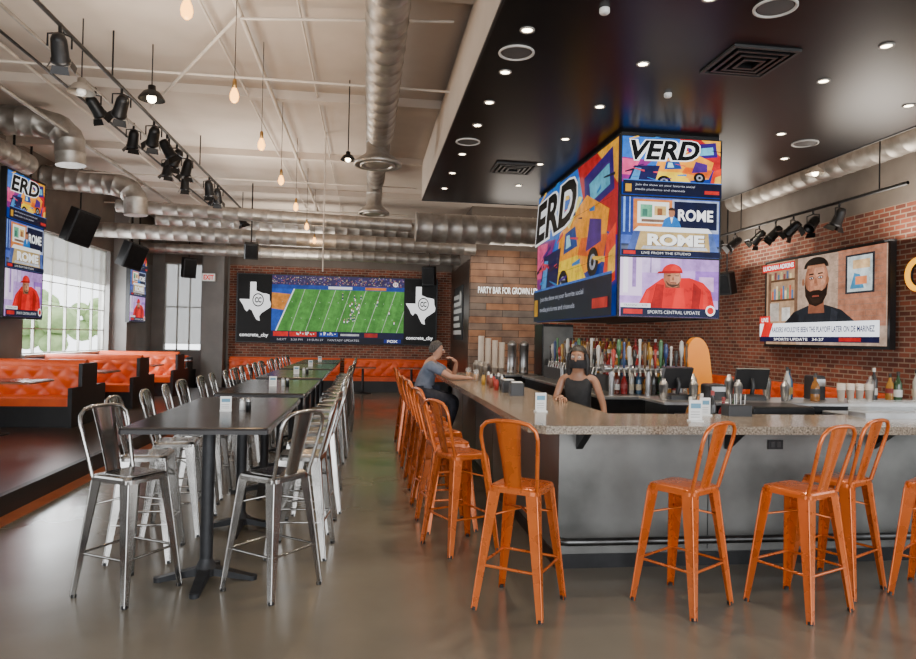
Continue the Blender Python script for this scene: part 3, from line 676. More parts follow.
for yy in (6.7,7.1):
    t=thing('napkin_holder','black napkin holder on the bar','napkin holder','napkin holders on the bar',(1.5,yy,1.085),0); obj('holder_body',MB().rbox(-.07,.07,-.05,.05,0,.13,.01,BLACK),t); obj('napkins',MB().box(-.05,.05,-.04,.04,.13,.14,WHITE),t)
glass(1.42,9.45,1.085); glass(1.45,8.95,1.085)
for i in range(8): cshaker(1.7+.05*(i%2),9.6+.16*i,1.085,.22)
t=thing('beverage_station','low dark cabinet with steel top for drinks','cabinet')
obj('cabinet_body',MB().box(2.0,3.15,12.4,13.0,0,.96,BLACKM),t); obj('worktop',MB().rbox(1.97,3.18,12.37,13.03,.96,1.0,.01,STEEL),t)
for i in range(4): cupstack(2.12+.13*i,12.55,1.0,.70-.04*i,.055,CREAM,'tall stack of white cups in a dispenser','cups on the drinks station')
def urn(x,y,z,h,g='steel beverage urns'):
    t=thing('beverage_urn','tall stainless beverage urn with a spigot','urn',g,(x,y,z))
    obj('urn_body',MB().lathe([(0,0),(.09,0),(.09,.05),(.085,.06),(.085,h*.85),(.09,h*.86),(.09,h*.9),(.05,h*.98),(.015,h),(0,h)],STEEL,16),t)
    obj('spigot',MB().tube([(0,-.08,.12),(0,-.13,.12),(0,-.135,.08)],.012,BLACK,7),t)
urn(2.72,12.6,1.0,.62); urn(2.95,12.6,1.0,.62)
t=thing('refrigerator','upright dark grey steel refrigerator','refrigerator')
obj('cabinet_body',MB().rbox(3.25,3.85,12.4,13.0,.0,1.95,.02,BLACKM),t); obj('door',MB().box(3.27,3.83,12.37,12.4,.1,1.9,ZINC),t); obj('handle',MB().cyl((3.33,12.34,.9),(3.33,12.34,1.3),.012,BLACK),t)

# ------------------------------------------------------------ VIDEO
def pic_football(w,h):
    c=Canvas(w,h,(.13,.36,.09),1.05)
    G2=(.16,.42,.11)
    for i in range(5):
        u=.12+.22*i; c.poly([(u,.17),(u+.11,.17),(u+.21,.82),(u+.10,.82)],G2)
    c.rect(0,.80,1,1,(.09,.07,.18)); c.dots(0,.86,.99,.985,420,[(.45,.42,.5),(.25,.15,.35),(.6,.5,.3),(.12,.12,.35),(.5,.2,.2)],4,.007,.012)
    c.rect(0,.80,1,.86,(.04,.12,.42)); c.rect(.42,.81,.60,.85,(.8,.8,.82)); c.rect(.70,.81,.86,.85,(.75,.30,.06))
    c.poly([(0,.17),(.03,.17),(.16,.80),(0,.80)],(.04,.16,.55)); c.poly([(.0,.50),(.09,.48),(.14,.72),(.0,.74)],(.75,.35,.08)); c.poly([(.03,.17),(.04,.17),(.17,.80),(.16,.80)],(.85,.9,.85))
    for i in range(8):
        u=.14+.115*i; c.poly([(u-.002,.17),(u+.002,.17),(u+.107,.80),(u+.103,.80)],(.60,.68,.56))
    for k in (.36,.60): 
        for i in range(0,40,3): c.rect(.08+.023*i,k,.084+.023*i,k+.012,(.6,.7,.55))
    r=random.Random(2)
    for i in range(30):
        if i<20: u=.60+.06*r.uniform(-1,1); v=.44+.14*r.uniform(-1,1)
        else: u=r.uniform(.3,.95); v=r.uniform(.22,.72)
        col=(.04,.06,.22) if i%2 else (.88,.88,.88)
        c.rect(u-.004,v,u+.004,v+.032,col); c.rect(u-.003,v-.014,u+.003,v,(.75,.75,.7) if i%2 else (.1,.1,.2)); c.ell(u,v+.036,.004,.010,(.65,.6,.35) if i%2 else (.5,.1,.1),8)
    c.rect(0,.08,1,.17,(.012,.02,.09)); c.rect(.02,.09,.13,.16,(.75,.04,.03)); c.rect(.14,.09,.34,.16,(.68,.05,.04)); c.rect(.36,.095,.50,.155,(.03,.12,.5)); c.rect(.70,.095,.80,.155,(.5,.05,.04))
    c.rect(.52,.11,.66,.14,(.6,.6,.62)); c.dots(.15,.11,.32,.135,12,[(.8,.8,.8)],3,.008,.022); c.dots(.37,.11,.48,.135,10,[(.8,.8,.8)],5,.008,.022)
    c.rect(0,0,1,.08,(.005,.01,.04)); c.text('NEXT    3:30 PM    14 SUN 27    FANTASY UPDATES',.05,.028,.66,.058,(.6,.6,.65))
    c.ell(.93,.90,.020,.036,W,16); c.text('59',.917,.878,.943,.922,(.6,.02,.02),.02)
    c.rect(.85,.015,.98,.07,(.02,.05,.3)); c.text('FOX',.875,.022,.955,.062,W,.03)
    return c
def pic_texas(w,h):
    c=Canvas(w,h,(.002,.002,.002),1.2)
    T=[(.36,.95),(.54,.95),(.54,.76),(.62,.74),(.72,.71),(.84,.70),(.93,.68),(.94,.56),(.98,.48),(.96,.40),(.84,.34),(.70,.27),(.64,.20),(.66,.10),(.56,.13),(.49,.22),(.42,.33),(.34,.36),(.28,.30),(.22,.34),(.16,.44),(.06,.55),(.06,.57),(.36,.57)]
    T=[(u,v*.68+.24) for u,v in T]; c.poly(T,W)
    c.ell(.60,.62,.17,.10,K,24); c.ell(.60,.62,.14,.082,W,24)
    c.text('CC',.50,.578,.70,.662,K,.05)
    c.text('concrete_cby',.08,.06,.92,.13,W,.02); return c
Y0=YB-.2
screen_thing('video_wall','wide video wall showing a football game with emblem panels',5.92,2.0,[(pic_football(3.93,2.0),0,0),(pic_texas(.98,2.0),-2.46,0),(pic_texas(.98,2.0),2.46,0)],(-.87,Y0,1.42),0,cat='video wall')
TX0,TX1,TY0,TY1,TZ0=2.98,4.30,7.87,11.8,1.95
t=thing('television_tower','hanging black tower of televisions above the back bar','television tower')
obj('tower_frame',MB().box(TX0+.03,TX1-.03,TY0+.03,TY1-.03,TZ0+.02,4.2,BLACK),t)
w=TX1-TX0-.06; hh=.735
for k,(pf) in enumerate((pic_cap,pic_rome,pic_verd)):
    z=TZ0+k*hh
    p=obj('television',MB().box(-w/2-.02,w/2+.02,.002,.03,0,hh-.004,BLACK),t); p.location=((TX0+TX1)/2,TY0,z)
    c=Canvas(w,hh-.024,K,1.7); pf(c,0,0,1,1); o=obj('screen_picture',c,p); o.location=(0,0,.010)
wl=TY1-TY0-.06
p=obj('television',MB().box(-wl/2-.02,wl/2+.02,.002,.03,0,2.21,BLACK),t); p.location=(TX0,(TY0+TY1)/2,TZ0); p.rotation_euler=(0,0,-pi/2)
c=Canvas(wl,2.18,K,.85); pic_verd(c,0,0,1,1,'ERD',True); 
for v in (.333,.666): c.rect(0,v-.001,1,v+.001,K); c.rect(v-.0008,0,v+.0008,1,K)
o=obj('screen_picture',c,p); o.location=(0,0,.012)
p=obj('television',MB().box(-wl/2-.02,wl/2+.02,.002,.03,0,2.21,BLACK),t); p.location=(TX1,(TY0+TY1)/2,TZ0); p.rotation_euler=(0,0,pi/2)
# right wall TV
w,h=3.05,1.52; c=Canvas(w,h,(.46,.35,.28),1.7)
c.rect(0,0,.30,1,(.44,.31,.21)); c.rect(.04,.52,.30,.545,(.16,.09,.05)); c.rect(.04,.76,.30,.785,(.16,.09,.05)); c.rect(.28,.25,.31,1,(.24,.15,.10)); c.rect(.02,.25,.05,.87,(.24,.15,.10))
for i in range(10): c.rect(.06+.022*i,.545,.075+.022*i,.545+.10+.03*(i%3),[(.6,.14,.08),(.12,.22,.4),(.7,.6,.4),(.2,.3,.2)][i%4])
for i in range(7): c.rect(.06+.03*i,.785,.08+.03*i,.785+.06+.03*(i%2),[(.6,.5,.3),(.3,.1,.1),(.15,.2,.3)][i%3])
c.rect(.05,.28,.14,.50,(.5,.45,.4)); c.rect(.17,.28,.25,.44,(.65,.62,.58))
c.rect(.66,.2,1,1,(.42,.22,.15))
for i in range(13):
    c.rect(.66,.24+.06*i,1,.244+.06*i,(.30,.22,.18))
    for j in range(5):
        q=.68+.075*j+(.037 if i%2 else 0)
        if q<.99 and i<12: c.rect(q,.244+.06*i,q+.002,.30+.06*i,(.30,.22,.18))
c.rect(.745,.53,.95,.93,(.06,.06,.07)); c.rect(.76,.55,.935,.91,(.55,.60,.60)); c.poly([(.78,.58),(.88,.58),(.85,.72),(.81,.74)],(.10,.28,.42)); c.rect(.80,.78,.92,.87,(.7,.5,.3)); c.rect(.82,.62,.90,.70,(.7,.3,.15))
c.X=(.52,.30,1.24)
c.poly([(.27,.1),(.78,.1),(.76,.26),(.68,.36),(.58,.41),(.46,.41),(.36,.36),(.29,.26)],(.035,.04,.05)); c.poly([(.29,.1),(.38,.1),(.40,.33),(.36,.36),(.29,.26)],(.02,.022,.03)); c.poly([(.60,.1),(.64,.1),(.66,.34),(.62,.38)],(.055,.06,.075))
c.poly([(.465,.34),(.575,.34),(.57,.46),(.47,.46)],(.30,.14,.09)); c.ell(.52,.62,.08,.205,(.32,.16,.10),28); c.ell(.528,.625,.070,.19,(.38,.19,.125),28); c.ell(.534,.63,.060,.17,(.44,.225,.15),24); c.ell(.54,.65,.043,.13,(.50,.27,.18),24); c.ell(.54,.71,.034,.05,(.56,.32,.22),16); c.ell(.565,.61,.014,.03,(.57,.33,.23),10); c.ell(.492,.61,.012,.028,(.47,.25,.165),10)
c.poly([(.441,.62),(.447,.50),(.475,.425),(.52,.40),(.565,.425),(.593,.50),(.599,.62),(.583,.56),(.56,.535),(.54,.545),(.50,.545),(.48,.535),(.457,.56)],(.04,.022,.016)); c.poly([(.47,.50),(.50,.43),(.55,.43),(.575,.50),(.55,.47),(.50,.47)],(.06,.035,.025))
c.ell(.52,.745,.083,.095,(.03,.02,.016),20,0,180); c.poly([(.455,.745),(.585,.745),(.575,.77),(.465,.77)],(.44,.235,.15)); c.poly([(.495,.485),(.545,.485),(.54,.50),(.50,.50)],(.34,.11,.08))
for u in (.490,.553): c.ell(u,.655,.020,.018,(.28,.13,.085),10); c.ell(u,.655,.012,.008,(.6,.6,.58),10); c.ell(u,.655,.006,.008,K,8); c.poly([(u-.018,.682),(u+.018,.685),(u+.016,.697),(u-.014,.695)],(.03,.02,.015))
c.poly([(.515,.65),(.528,.65),(.538,.585),(.508,.585)],(.36,.175,.11)); c.ell(.523,.592,.016,.012,(.40,.20,.13),10); c.ell(.437,.625,.009,.035,(.34,.17,.10),10); c.ell(.603,.625,.009,.035,(.34,.17,.10),10)
c.X=None
c.rect(.02,.88,.34,.97,(.65,.03,.03)); c.text('LUCHAN ADKINS',.03,.90,.33,.955,W,.03)
c.rect(0,.03,1,.09,(.02,.02,.08)); c.rect(0,.09,1,.25,(.82,.84,.88)); c.text('RAIDERS WOULD\'VE BEEN THE PLAYOFF LATER ON DE MARINEZ',.13,.14,.97,.205,(.02,.03,.15),.02)
c.poly([(.01,.09),(.10,.09),(.14,.25),(.05,.27)],(.65,.03,.03)); c.rect(.0,.25,.11,.34,(.7,.05,.04)); c.text('LIVE',.02,.27,.09,.32,W,.02); c.text('SPORTS UPDATE   34-27',.15,.045,.6,.075,W)
c.rect(.72,.04,.88,.08,(.5,.03,.03))
screen_thing('wall_television','large television showing a bearded man in an interview',w,h,[(c,0,0)],(RX-.16,10.55,1.66),-pi/2,bez=.05)
def stack(loc,rz,w,h,label):
    cs=[]
    for k,pf in enumerate((pic_cap,pic_rome,pic_verd)):
        c=Canvas(w,h/3-.02,K,1.1)
        if pf is pic_verd: pic_verd(c,0,0,1,1,'ERD')
        else: pf(c,0,0,1,1)
        cs.append((c,0,k*h/3+.01))
    t=screen_thing('television_bank',label,w,h,cs,loc,rz)
    for x in (-.3,.3): obj('hanging_rod',MB().cyl((x,.08,h),(x,.08,H-loc[2]),.02,BLACKM),t)
    return t
stack((-5.95,12.75,1.85),pi/2,1.30,2.45,'three stacked televisions hanging before the window')
stack((-5.85,18.35,1.9),pi/2,1.15,1.95,'narrow stacked televisions on the grey wall pier')

# ------------------------------------------------------------ SIGNS
def letters(name,label,loc,rz,txt,W_,H_,mat,ex=.03,bold=.01):
    vs,fs=textgeo(txt,bold); xs=[v.x for v in vs]; ys=[v.y for v in vs]; a=W_/(max(xs)-min(xs)); c_=H_/(max(ys)-min(ys))
    b=MB(); V=[((v.x-min(xs))*a-W_/2,-ex,(v.y-min(ys))*c_) for v in vs]; b.add(V,fs,mat); 
    b.add([(x,0,z) for x,y,z in V],[f[::-1] for f in fs],BLACK)
    from collections import Counter
    E=Counter(); D={}
    for f in fs:
        for i in range(len(f)):
            e=(f[i],f[(i+1)%len(f)]); E[frozenset(e)]+=1; D[frozenset(e)]=e
    n=len(V); rim=[]; VV=V+[(x,0,z) for x,y,z in V]
    for k,cnt in E.items():
        if cnt==1: p,q=D[k]; rim.append((q,p,n+p,n+q))
    b.add(VV,rim,BLACK)
    return thing(name,label,'sign',None,loc,rz,b)
letters('neon_sign','white lit lettering on the reclaimed wood wall',(3.54,YW-.005,2.80),0,'PARTY BAR FOR GROWN UPS',1.56,.165,NEON,.012,0.0)
t=thing('exit_sign','white exit sign box with red letters','exit sign',None,(-4.56,YB-.62,3.14),0)
obj('sign_box',MB().box(-.18,.18,-.04,.06,0,.22,WHITE),t)
c=Canvas(.34,.20,(.7,.66,.62),1.0); c.text('EXIT',.08,.14,.92,.86,(.8,.02,.01),.04); o=obj('sign_face',c,t); o.location=(0,-.042,.01)
t=thing('framed_poster','black framed poster with white printed lines','poster',None,(2.57,19.2,1.6),-pi/2)
obj('frame',MB().box(-.95,.95,-.03,.0,0,1.5,BLACK),t)
b=MB(); PW=pm('poster_white',(.6,.6,.58))
for i in range(6): b.box(-.8,.8-.25*(i%3),-.036,-.031,.15+.2*i,.27+.2*i,PW)
b.ball((.55,-.033,1.15),(.2,.006,.2),PW); obj('print',b,t)
t=thing('neon_letter','round yellow neon letter on the brick wall','sign',None,(RX-.05,8.58,2.68),-pi/2)
R_=[(.21*math.cos(a),.21*math.sin(a)) for a in [math.radians(40+280*i/24) for i in range(25)]]
obj('neon_tube',MB().tube([(x,0,z) for x,z in R_],.04,NEONY,10),t)
obj('backing',MB().tube([(x,.03,z) for x,z in R_],.045,BLACK,8),t)

# ------------------------------------------------------------ CEILING THINGS
def duct(name,label,path,r,caps=True,mat=GALV,rib=.3,group=None):
    b=MB(); P=[Vector(p) for p in path]; Q=[];R=[]
    for i in range(len(P)-1):
        a,c=P[i],P[i+1]; L=(c-a).length; n=max(1,int(L/rib))
        for k in range(n):
            p=a+(c-a)*(k/n); q=(c-a).normalized()
            Q+= [p,p+q*.012,p+q*.03,p+q*.042]; R+=[r,r*1.035,r*1.035,r]
    Q.append(P[-1]);R.append(r); b.tube(Q,R,mat,20)
    return thing(name,label,'duct',group,mb=b)
def diffuser(x,y,z,r,top,g='round ceiling diffusers'):
    t=thing('air_diffuser','round galvanised diffuser hanging below the duct','air vent',g,(x,y,z))
    obj('cone',MB().lathe([(r*.5,top),(r*.5,.18),(r*.95,.06),(r,.05),(r,.0),(r*.9,.0),(r*.85,.03),(r*.55,.03),(r*.5,.0),(r*.2,.02),(0,.02)],GALV,28),t)
    obj('inner_ring',MB().lathe([(r*.72,.02),(r*.74,-.01),(r*.6,-.01),(r*.58,.02)],GALV,28),t)
duct('spiral_duct','large round spiral duct running along the ceiling',[(.12,-1,4.62),(.12,10.0,4.62)],.2)
diffuser(.1,10.3,4.22,.36,.33); duct('spiral_duct','short drop of round duct',[(.1,10.3,4.56),(.1,10.3,5.0)],.18)
duct('spiral_duct','round spiral duct running along the ceiling',[(.1,10.6,4.72),(.1,13.5,4.72)],.17)
diffuser(.08,13.75,4.1,.31,.4); duct('spiral_duct','short drop of round duct',[(.08,13.75,4.5),(.08,13.75,5.0)],.16)
duct('spiral_duct','wide round spiral duct crossing the room',[(.95,14.2,3.95),(5.6,14.2,3.95)],.30)
duct('spiral_duct','slim round duct crossing the room',[(-6.3,16.4,3.95),(2.57,16.4,3.85)],.17)
duct('spiral_duct','slim round duct crossing the room',[(-6.3,19.15,3.9),(2.57,19.15,3.85)],.14)
duct('spiral_duct','slim grey duct crossing the room',[(-5.2,14.9,4.25),(.9,14.7,4.05)],.13)
duct('spiral_duct','slim grey duct crossing the room',[(-5.2,17.6,4.45),(2.5,17.6,4.35)],.20)
duct('spiral_duct','round duct running beside the windows',[(-5.6,2,4.36),(-5.6,12.0,4.36)],.17)
duct('spiral_duct','curved elbow duct from wall to diffuser',[(-6.3,10.9,4.76),(-5.0,10.9,4.76),(-4.7,10.95,4.70),(-4.55,11,4.55),(-4.52,11,4.15)],.21,rib=.2)
duct('spiral_duct','curved elbow duct from wall to diffuser',[(-6.3,14.1,4.6),(-5.0,14.2,4.55),(-4.75,14.2,4.46),(-4.62,14.2,4.3),(-4.6,14.2,3.95)],.22,rib=.2)
duct('spiral_duct','round duct hanging under the ceiling by the windows',[(-5.15,2,4.72),(-5.15,7.0,4.72)],.16)
duct('spiral_duct','vertical bend of round duct by the brick wall',[(6.75,13.4,4.99),(6.75,13.4,3.9),(6.72,13.4,3.7),(6.55,13.4,3.5),(6.3,13.4,3.4),(5.4,13.4,3.4)],.24,rib=.2)
duct('spiral_duct','round duct under the ceiling by the brick wall',[(7.25,4,4.5),(7.25,12.8,4.5)],.2)
for x,y,z in ((-5.0,8.6,3.95),(-4.9,7.6,4.2)): 
    diffuser(x,y,z,.30,.40); duct('spiral_duct','short drop of round duct',[(x,y,z+.4),(x,y,5.0)],.15)
def pipe(label,path,r,mat=CREAM,name='ceiling_pipe'): return thing(name,label,'pipe',None,mb=MB().tube(path,r,mat,8))
pipe('cream sprinkler pipe under the ceiling',[(-1.33,1,4.85),(-1.33,20,4.85)],.028)
pipe('cream conduit under the ceiling',[(-1.75,1,4.9),(-1.6,20,4.9)],.015)
pipe('cream conduit under the ceiling',[(-.75,1,4.93),(-.75,20,4.93)],.012)
pipe('cream conduit under the ceiling',[(-4.1,1,4.8),(-4.1,20,4.8)],.02)
pipe('galvanised conduit beside the windows',[(-4.5,1,4.6),(-4.5,20,4.6)],.03,GALV)
pipe('dark conduit beside the lighting pipe',[(-3.8,1,4.7),(-3.8,20,4.7)],.018,BLACKM)
pipe('cream sprinkler branch pipe',[(-2.9,9.4,4.6),(-1.33,7.0,4.85)],.018); pipe('cream sprinkler branch pipe',[(-1.33,7.0,4.8),(.8,6.8,4.85)],.016)
for y in (8.4,14.0,17.2): pipe('cream cross pipe under the ceiling',[(-6.3,y,4.72),(.95,y,4.72)],.016)
pipe('cream vertical hanging pipe',[(-.75,11.4,5.0),(-.75,11.4,2.7)],.012)
pipe('cream pipe along the brick wall',[(6.6,3,4.6),(6.6,16.9,4.6)],.035)
for y in (8,9.5,11,12.4): pipe('cream cross beam pipe above the brick wall',[(6.25,y,4.75),(7.68,y,4.75)],.05)
pipe('black lighting pipe hung under the ceiling',[(-2.88,2,4.47),(-2.88,18,4.47)],.022,BLACKM,'lighting_pipe')
pipe('grey lighting pipe hung under the ceiling',[(-3.4,2,4.62),(-3.4,18,4.62)],.02,GALV,'lighting_pipe')
pipe('black lighting pipe along the brick wall',[(6.95,8,3.80),(6.95,15,3.80)],.025,BLACKM,'lighting_pipe')
for y in (4,8,12,16): pipe('thin black hanger rod of the lighting pipe',[(-2.88,y,4.47),(-2.88,y,5.0)],.01,BLACKM,'hanger_rod')
for y in (4,8,12,16): pipe('thin black hanger rod of the lighting pipe',[(-3.4,y,4.62),(-3.4,y,5.0)],.01,BLACKM,'hanger_rod')
for y in (8.5,12,14.8): pipe('thin black hanger rod of the lighting pipe',[(6.95,y,3.8),(6.95,y,5.0)],.01,BLACKM,'hanger_rod')
def spot(x,y,z,rz,tilt,s=1.0,g='black stage spotlights'):
    t=thing('stage_spotlight','black stage spotlight clamped to the pipe','spotlight',g,(x,y,z),rz)
    obj('yoke',MB().tube([(-.12*s,0,-.22*s),(-.12*s,0,-.08*s),(0,0,-.05*s),(.12*s,0,-.08*s),(.12*s,0,-.22*s)],.012*s,BLACKM,6).cyl((0,0,-.05*s),(0,0,.05),.02*s,BLACKM,seg=8),t)
    M=Matrix.Translation((0,0,-.22*s))@Matrix.Rotation(tilt,4,'X')
    h=obj('lamp_housing',MB().lathe([(0,.16*s),(.06*s,.15*s),(.085*s,.09*s),(.095*s,-.12*s),(.105*s,-.13*s),(.105*s,-.17*s),(.09*s,-.17*s),(.085*s,-.1*s),(0,-.1*s)],BLACKM,16,M=M),t)
    for a in range(4):
        M2=M@Matrix.Rotation(a*pi/2,4,'Z'); b=MB(); b.add([M2@Vector(v) for v in ((-.08*s,-.10*s,-.17*s),(.08*s,-.10*s,-.17*s),(.10*s,-.15*s,-.25*s),(-.10*s,-.15*s,-.25*s))],[(0,1,2,3)],BLACKM); obj('barn_door',b,h)
rr=random.Random(5)
for y in (6.7,8.3,9.5,10.1,10.6,11.2,12.7,13.4,15.9): spot(-2.88,y,4.44,rr.uniform(-1,1),rr.uniform(.3,.9),.82)
for y in (8.9,10.3,12.0,13.1,15.4): spot(-3.4,y,4.6,rr.uniform(-1,1),rr.uniform(.3,.9),.8)
for y in (9.3,9.9,10.4,10.9,11.4,12.2,12.8): spot(6.95,y,3.77,rr.uniform(0,2),rr.uniform(.3,.9),.85)
def speaker(x,y,z,rz,tilt,w=.45,h=.7,d=.4,roll=0,top=H):
    t=thing('loudspeaker','black boxy loudspeaker hung from the ceiling','loudspeaker','hanging loudspeakers',(x,y,z)); t.rotation_euler=(tilt,roll,rz)
    obj('cabinet',MB().rbox(-w/2,w/2,-d/2,d/2,-h/2,h/2,.04,BLACK),t); obj('grille',MB().box(-w/2+.03,w/2-.03,-d/2-.012,-d/2,-h/2+.04,h/2-.04,BLACKM),t)
    M=Euler((tilt,roll,rz)).to_matrix().inverted(); v=M@Vector((0,0,top-z))
    obj('hanging_bracket',MB().cyl((0,0,0),v,.015,BLACKM,seg=8),t)
speaker(-5.85,14.75,3.75,.9,.3,.5,.7,.35,.2); speaker(-5.6,17.1,3.45,.9,.3,.5,.6,.35,.2); speaker(-4.95,19.7,3.45,.5,.2,.36,.55,.3); speaker(1.80,20.3,3.5,-.3,.2,.4,.55,.3)
speaker(7.35,13.2,2.9,-1.1,.25,.3,.45,.25); speaker(7.3,15.2,2.5,-1.0,.1,.35,.5,.3); speaker(-2.6,15.6,3.5,.2,.3,.3,.35,.25)
def pendant(y,x=-1.25):
    t=thing('pendant_light','glowing filament bulb hanging on a thin cord','pendant light','filament bulb pendants',(x,y,3.86))
    obj('cord',MB().cyl((0,0,.09),(0,0,1.14),.004,BLACK,seg=6),t)
    obj('socket',MB().lathe([(0,.11),(.015,.11),(.02,.08),(.02,.03),(.016,.025)],pm('brass',(.4,.22,.07),None,5,.3,.9),12),t)
    b=obj('bulb',MB().lathe([(.015,.035),(.02,.02),(.036,-.02),(.041,-.05),(.034,-.085),(.016,-.105),(0,-.11)],LAMPG,14),t)
    obj('filament',MB().tube([(-.008,0,.0),(-.010,0,-.06),(0,0,-.075),(.010,0,-.06),(.008,0,.0)],.003,LAMPW,5),b)
    lamp('POINT',t,(0,0,-.18),16,(1,.62,.30),.06)
for y in (4.75,6.4,8.0,9.8,11.8,13.9,15.9): pendant(y)
def dome(x,y,z,r,mat,lit=True):
    t=thing('dome_pendant','metal dome pendant lamp hung from the ceiling','pendant light','dome pendant lamps',(x,y,z))
    obj('cord',MB().cyl((0,0,r*1.1),(0,0,5.0-z),.008,BLACK,seg=6),t)
    obj('lamp_shade',MB().lathe([(r,0),(r*.95,.12*r),(r*.6,.6*r),(r*.3,.75*r),(r*.28,1.1*r),(0,1.12*r)],mat,20),t)
    obj('bulb',MB().ball((0,0,.1*r),r*.35,LAMPW if lit else WHITE),t)
dome(-2.55,8.3,4.35,.15,BLACKM); dome(-.3,9.0,3.95,.10,BLACKM); dome(6.55,9.3,4.2,.13,GALV); dome(-3.1,7.75,4.2,.14,GALV,False)
def downlight(x,y,on=False):
    t=thing('recessed_downlight','round recessed downlight glowing in the black ceiling','downlight','recessed downlights',(x,y,4.2))
    obj('trim_ring',MB().lathe([(.062,0),(.062,-.01),(.046,-.01),(.042,0)],pm('dim_trim',(.25,.24,.22)),20),t)
    obj('lamp_lens',MB().lathe([(.043,-.004),(0,-.004)],LAMPW,20),t)
    if on: lamp('SPOT',t,(0,0,-.05),130,(1,.82,.62),.06,spot=120)
for y in (4.6,5.45,6.35,7.2,8.0,9.3,10.4,11.5): downlight(1.25,y,y in (5.45,7.2,10.4))
for x,y in ((2.45,4.7),(2.45,5.93),(2.45,7.1),(2.43,8.33),(2.43,9.6),(2.43,11.0),(4.3,5.2),(4.3,6.0),(5.6,5.2),(5.6,6.45),(4.9,7.6),(5.6,8.6),(4.9,9.6),(5.6,10.6),(4.9,11.6),(3.3,12.2),(5.7,12.0)):
    downlight(x,y,(x,y) in ((2.45,4.7),(2.45,5.93),(4.3,6.0),(2.43,9.6),(5.6,8.6),(4.9,11.6),(5.6,5.2)))
def ring(x,y,r=.16):
    t=thing('ceiling_vent','round white speaker vent ring in the black ceiling','ceiling vent','round ceiling vents',(x,y,4.2))
    obj('outer_ring',MB().lathe([(r,0),(r,-.012),(r*.9,-.015),(r*.86,0)],pm('dull_white_ring',(.5,.48,.45)),26),t); obj('grille',MB().lathe([(r*.8,-.006),(r*.3,-.012),(0,-.012)],pm('grey_grille',(.06,.06,.06)),26),t)
for x,y in ((1.26,5.9),(1.24,8.7),(5.42,7.9),(3.0,4.75)): ring(x,y)
def sqvent(x,y,s=.6):
    t=thing('square_vent','square black louvred air vent in the black ceiling','ceiling vent','square ceiling vents',(x,y,4.2))
    b=MB(); 
    for k in range(4):
        a=s/2*(1-.22*k); i=a-.03
        z=-.01-.005*k
        for q in ((-a,a,-a,-i),(-a,a,i,a),(-a,-i,-i,i),(i,a,-i,i)): b.box(*q,z-.012,0,BLACKM if k else pm('dark_grey_vent',(.02,.02,.02)))
    obj('louvre',b,t)
sqvent(3.35,5.7,.62); sqvent(2.1,9.9,.6)
for x,y in ((1.75,5.0),(3.0,6.6)):
    thing('smoke_detector','small white round smoke detector','smoke detector','smoke detectors',(x,y,4.2),0,MB().lathe([(.04,0),(.04,-.03),(.03,-.04),(0,-.04)],WHITE,16))

# ------------------------------------------------------------ PEOPLE
def skinned(name,joints,edges,mat,parent=None,sub=2):
    names=list(joints); idx={n:i for i,n in enumerate(names)}
    me=bpy.data.meshes.new(name); me.from_pydata([joints[n][:3] for n in names],[(idx[a],idx[b]) for a,b in edges],[])
    o=bpy.data.objects.new(name,me); COL.objects.link(o)
    md=o.modifiers.new('s','SKIN'); md.use_smooth_shade=True; md.branch_smoothing=.3
    sv=me.skin_vertices[0].data
    for i,n in enumerate(names):
        j=joints[n]; sv[i].radius=(j[3],j[4] if len(j)>4 else j[3]); sv[i].use_root=(i==0)
    s=o.modifiers.new('u','SUBSURF'); s.levels=sub; s.render_levels=sub
    dg=bpy.context.evaluated_depsgraph_get(); dg.update()
    m2=bpy.data.meshes.new_from_object(o.evaluated_get(dg)); bpy.data.objects.remove(o)
    m2.materials.clear(); m2.materials.append(mat)
    for p in m2.polygons: p.use_smooth=True
    m2.name=name
    n=bpy.data.objects.new(name,m2); COL.objects.link(n)
    if parent: n.parent=parent
    return n
def hand(J,E,wr,side,wpos,fdir,palm_up,curl):
    f=Vector(fdir).normalized(); n=Vector(palm_up).normalized(); s=f.cross(n).normalized()*side
    p=wpos+f*.05; J['palm'+str(side)]=(*p,.032,.02); E.append((wr,'palm'+str(side)))
    k=wpos+f*.085; J['knk'+str(side)]=(*k,.03,.017); E.append(('palm'+str(side),'knk'+str(side)))
    for i,(o_,L) in enumerate(((-.030,.070),(-.010,.082),(.011,.076),(.031,.058))):
        a=k+s*o_; c1=a+(f*math.cos(curl*.5)-n*math.sin(curl*.5))*L*.5; c2=c1+(f*math.cos(curl*1.3)-n*math.sin(curl*1.3))*L*.5
        q='f%d_%d'%(i,side); J[q+'a']=(*(a+f*.012),.0095); J[q+'b']=(*c1,.0085); J[q+'c']=(*c2,.007)
        E+= [('knk'+str(side),q+'a'),(q+'a',q+'b'),(q+'b',q+'c')]
    a=wpos+f*.035-s*.035; c1=a+(f*.6-s*.5-n*.3).normalized()*.035; c2=c1+(f*.9-n*.3).normalized()*.03
    q='th%d'%side; J[q+'a']=(*a,.013); J[q+'b']=(*c1,.011); J[q+'c']=(*c2,.009); E+=[('palm'+str(side),q+'a'),(q+'a',q+'b'),(q+'b',q+'c')]
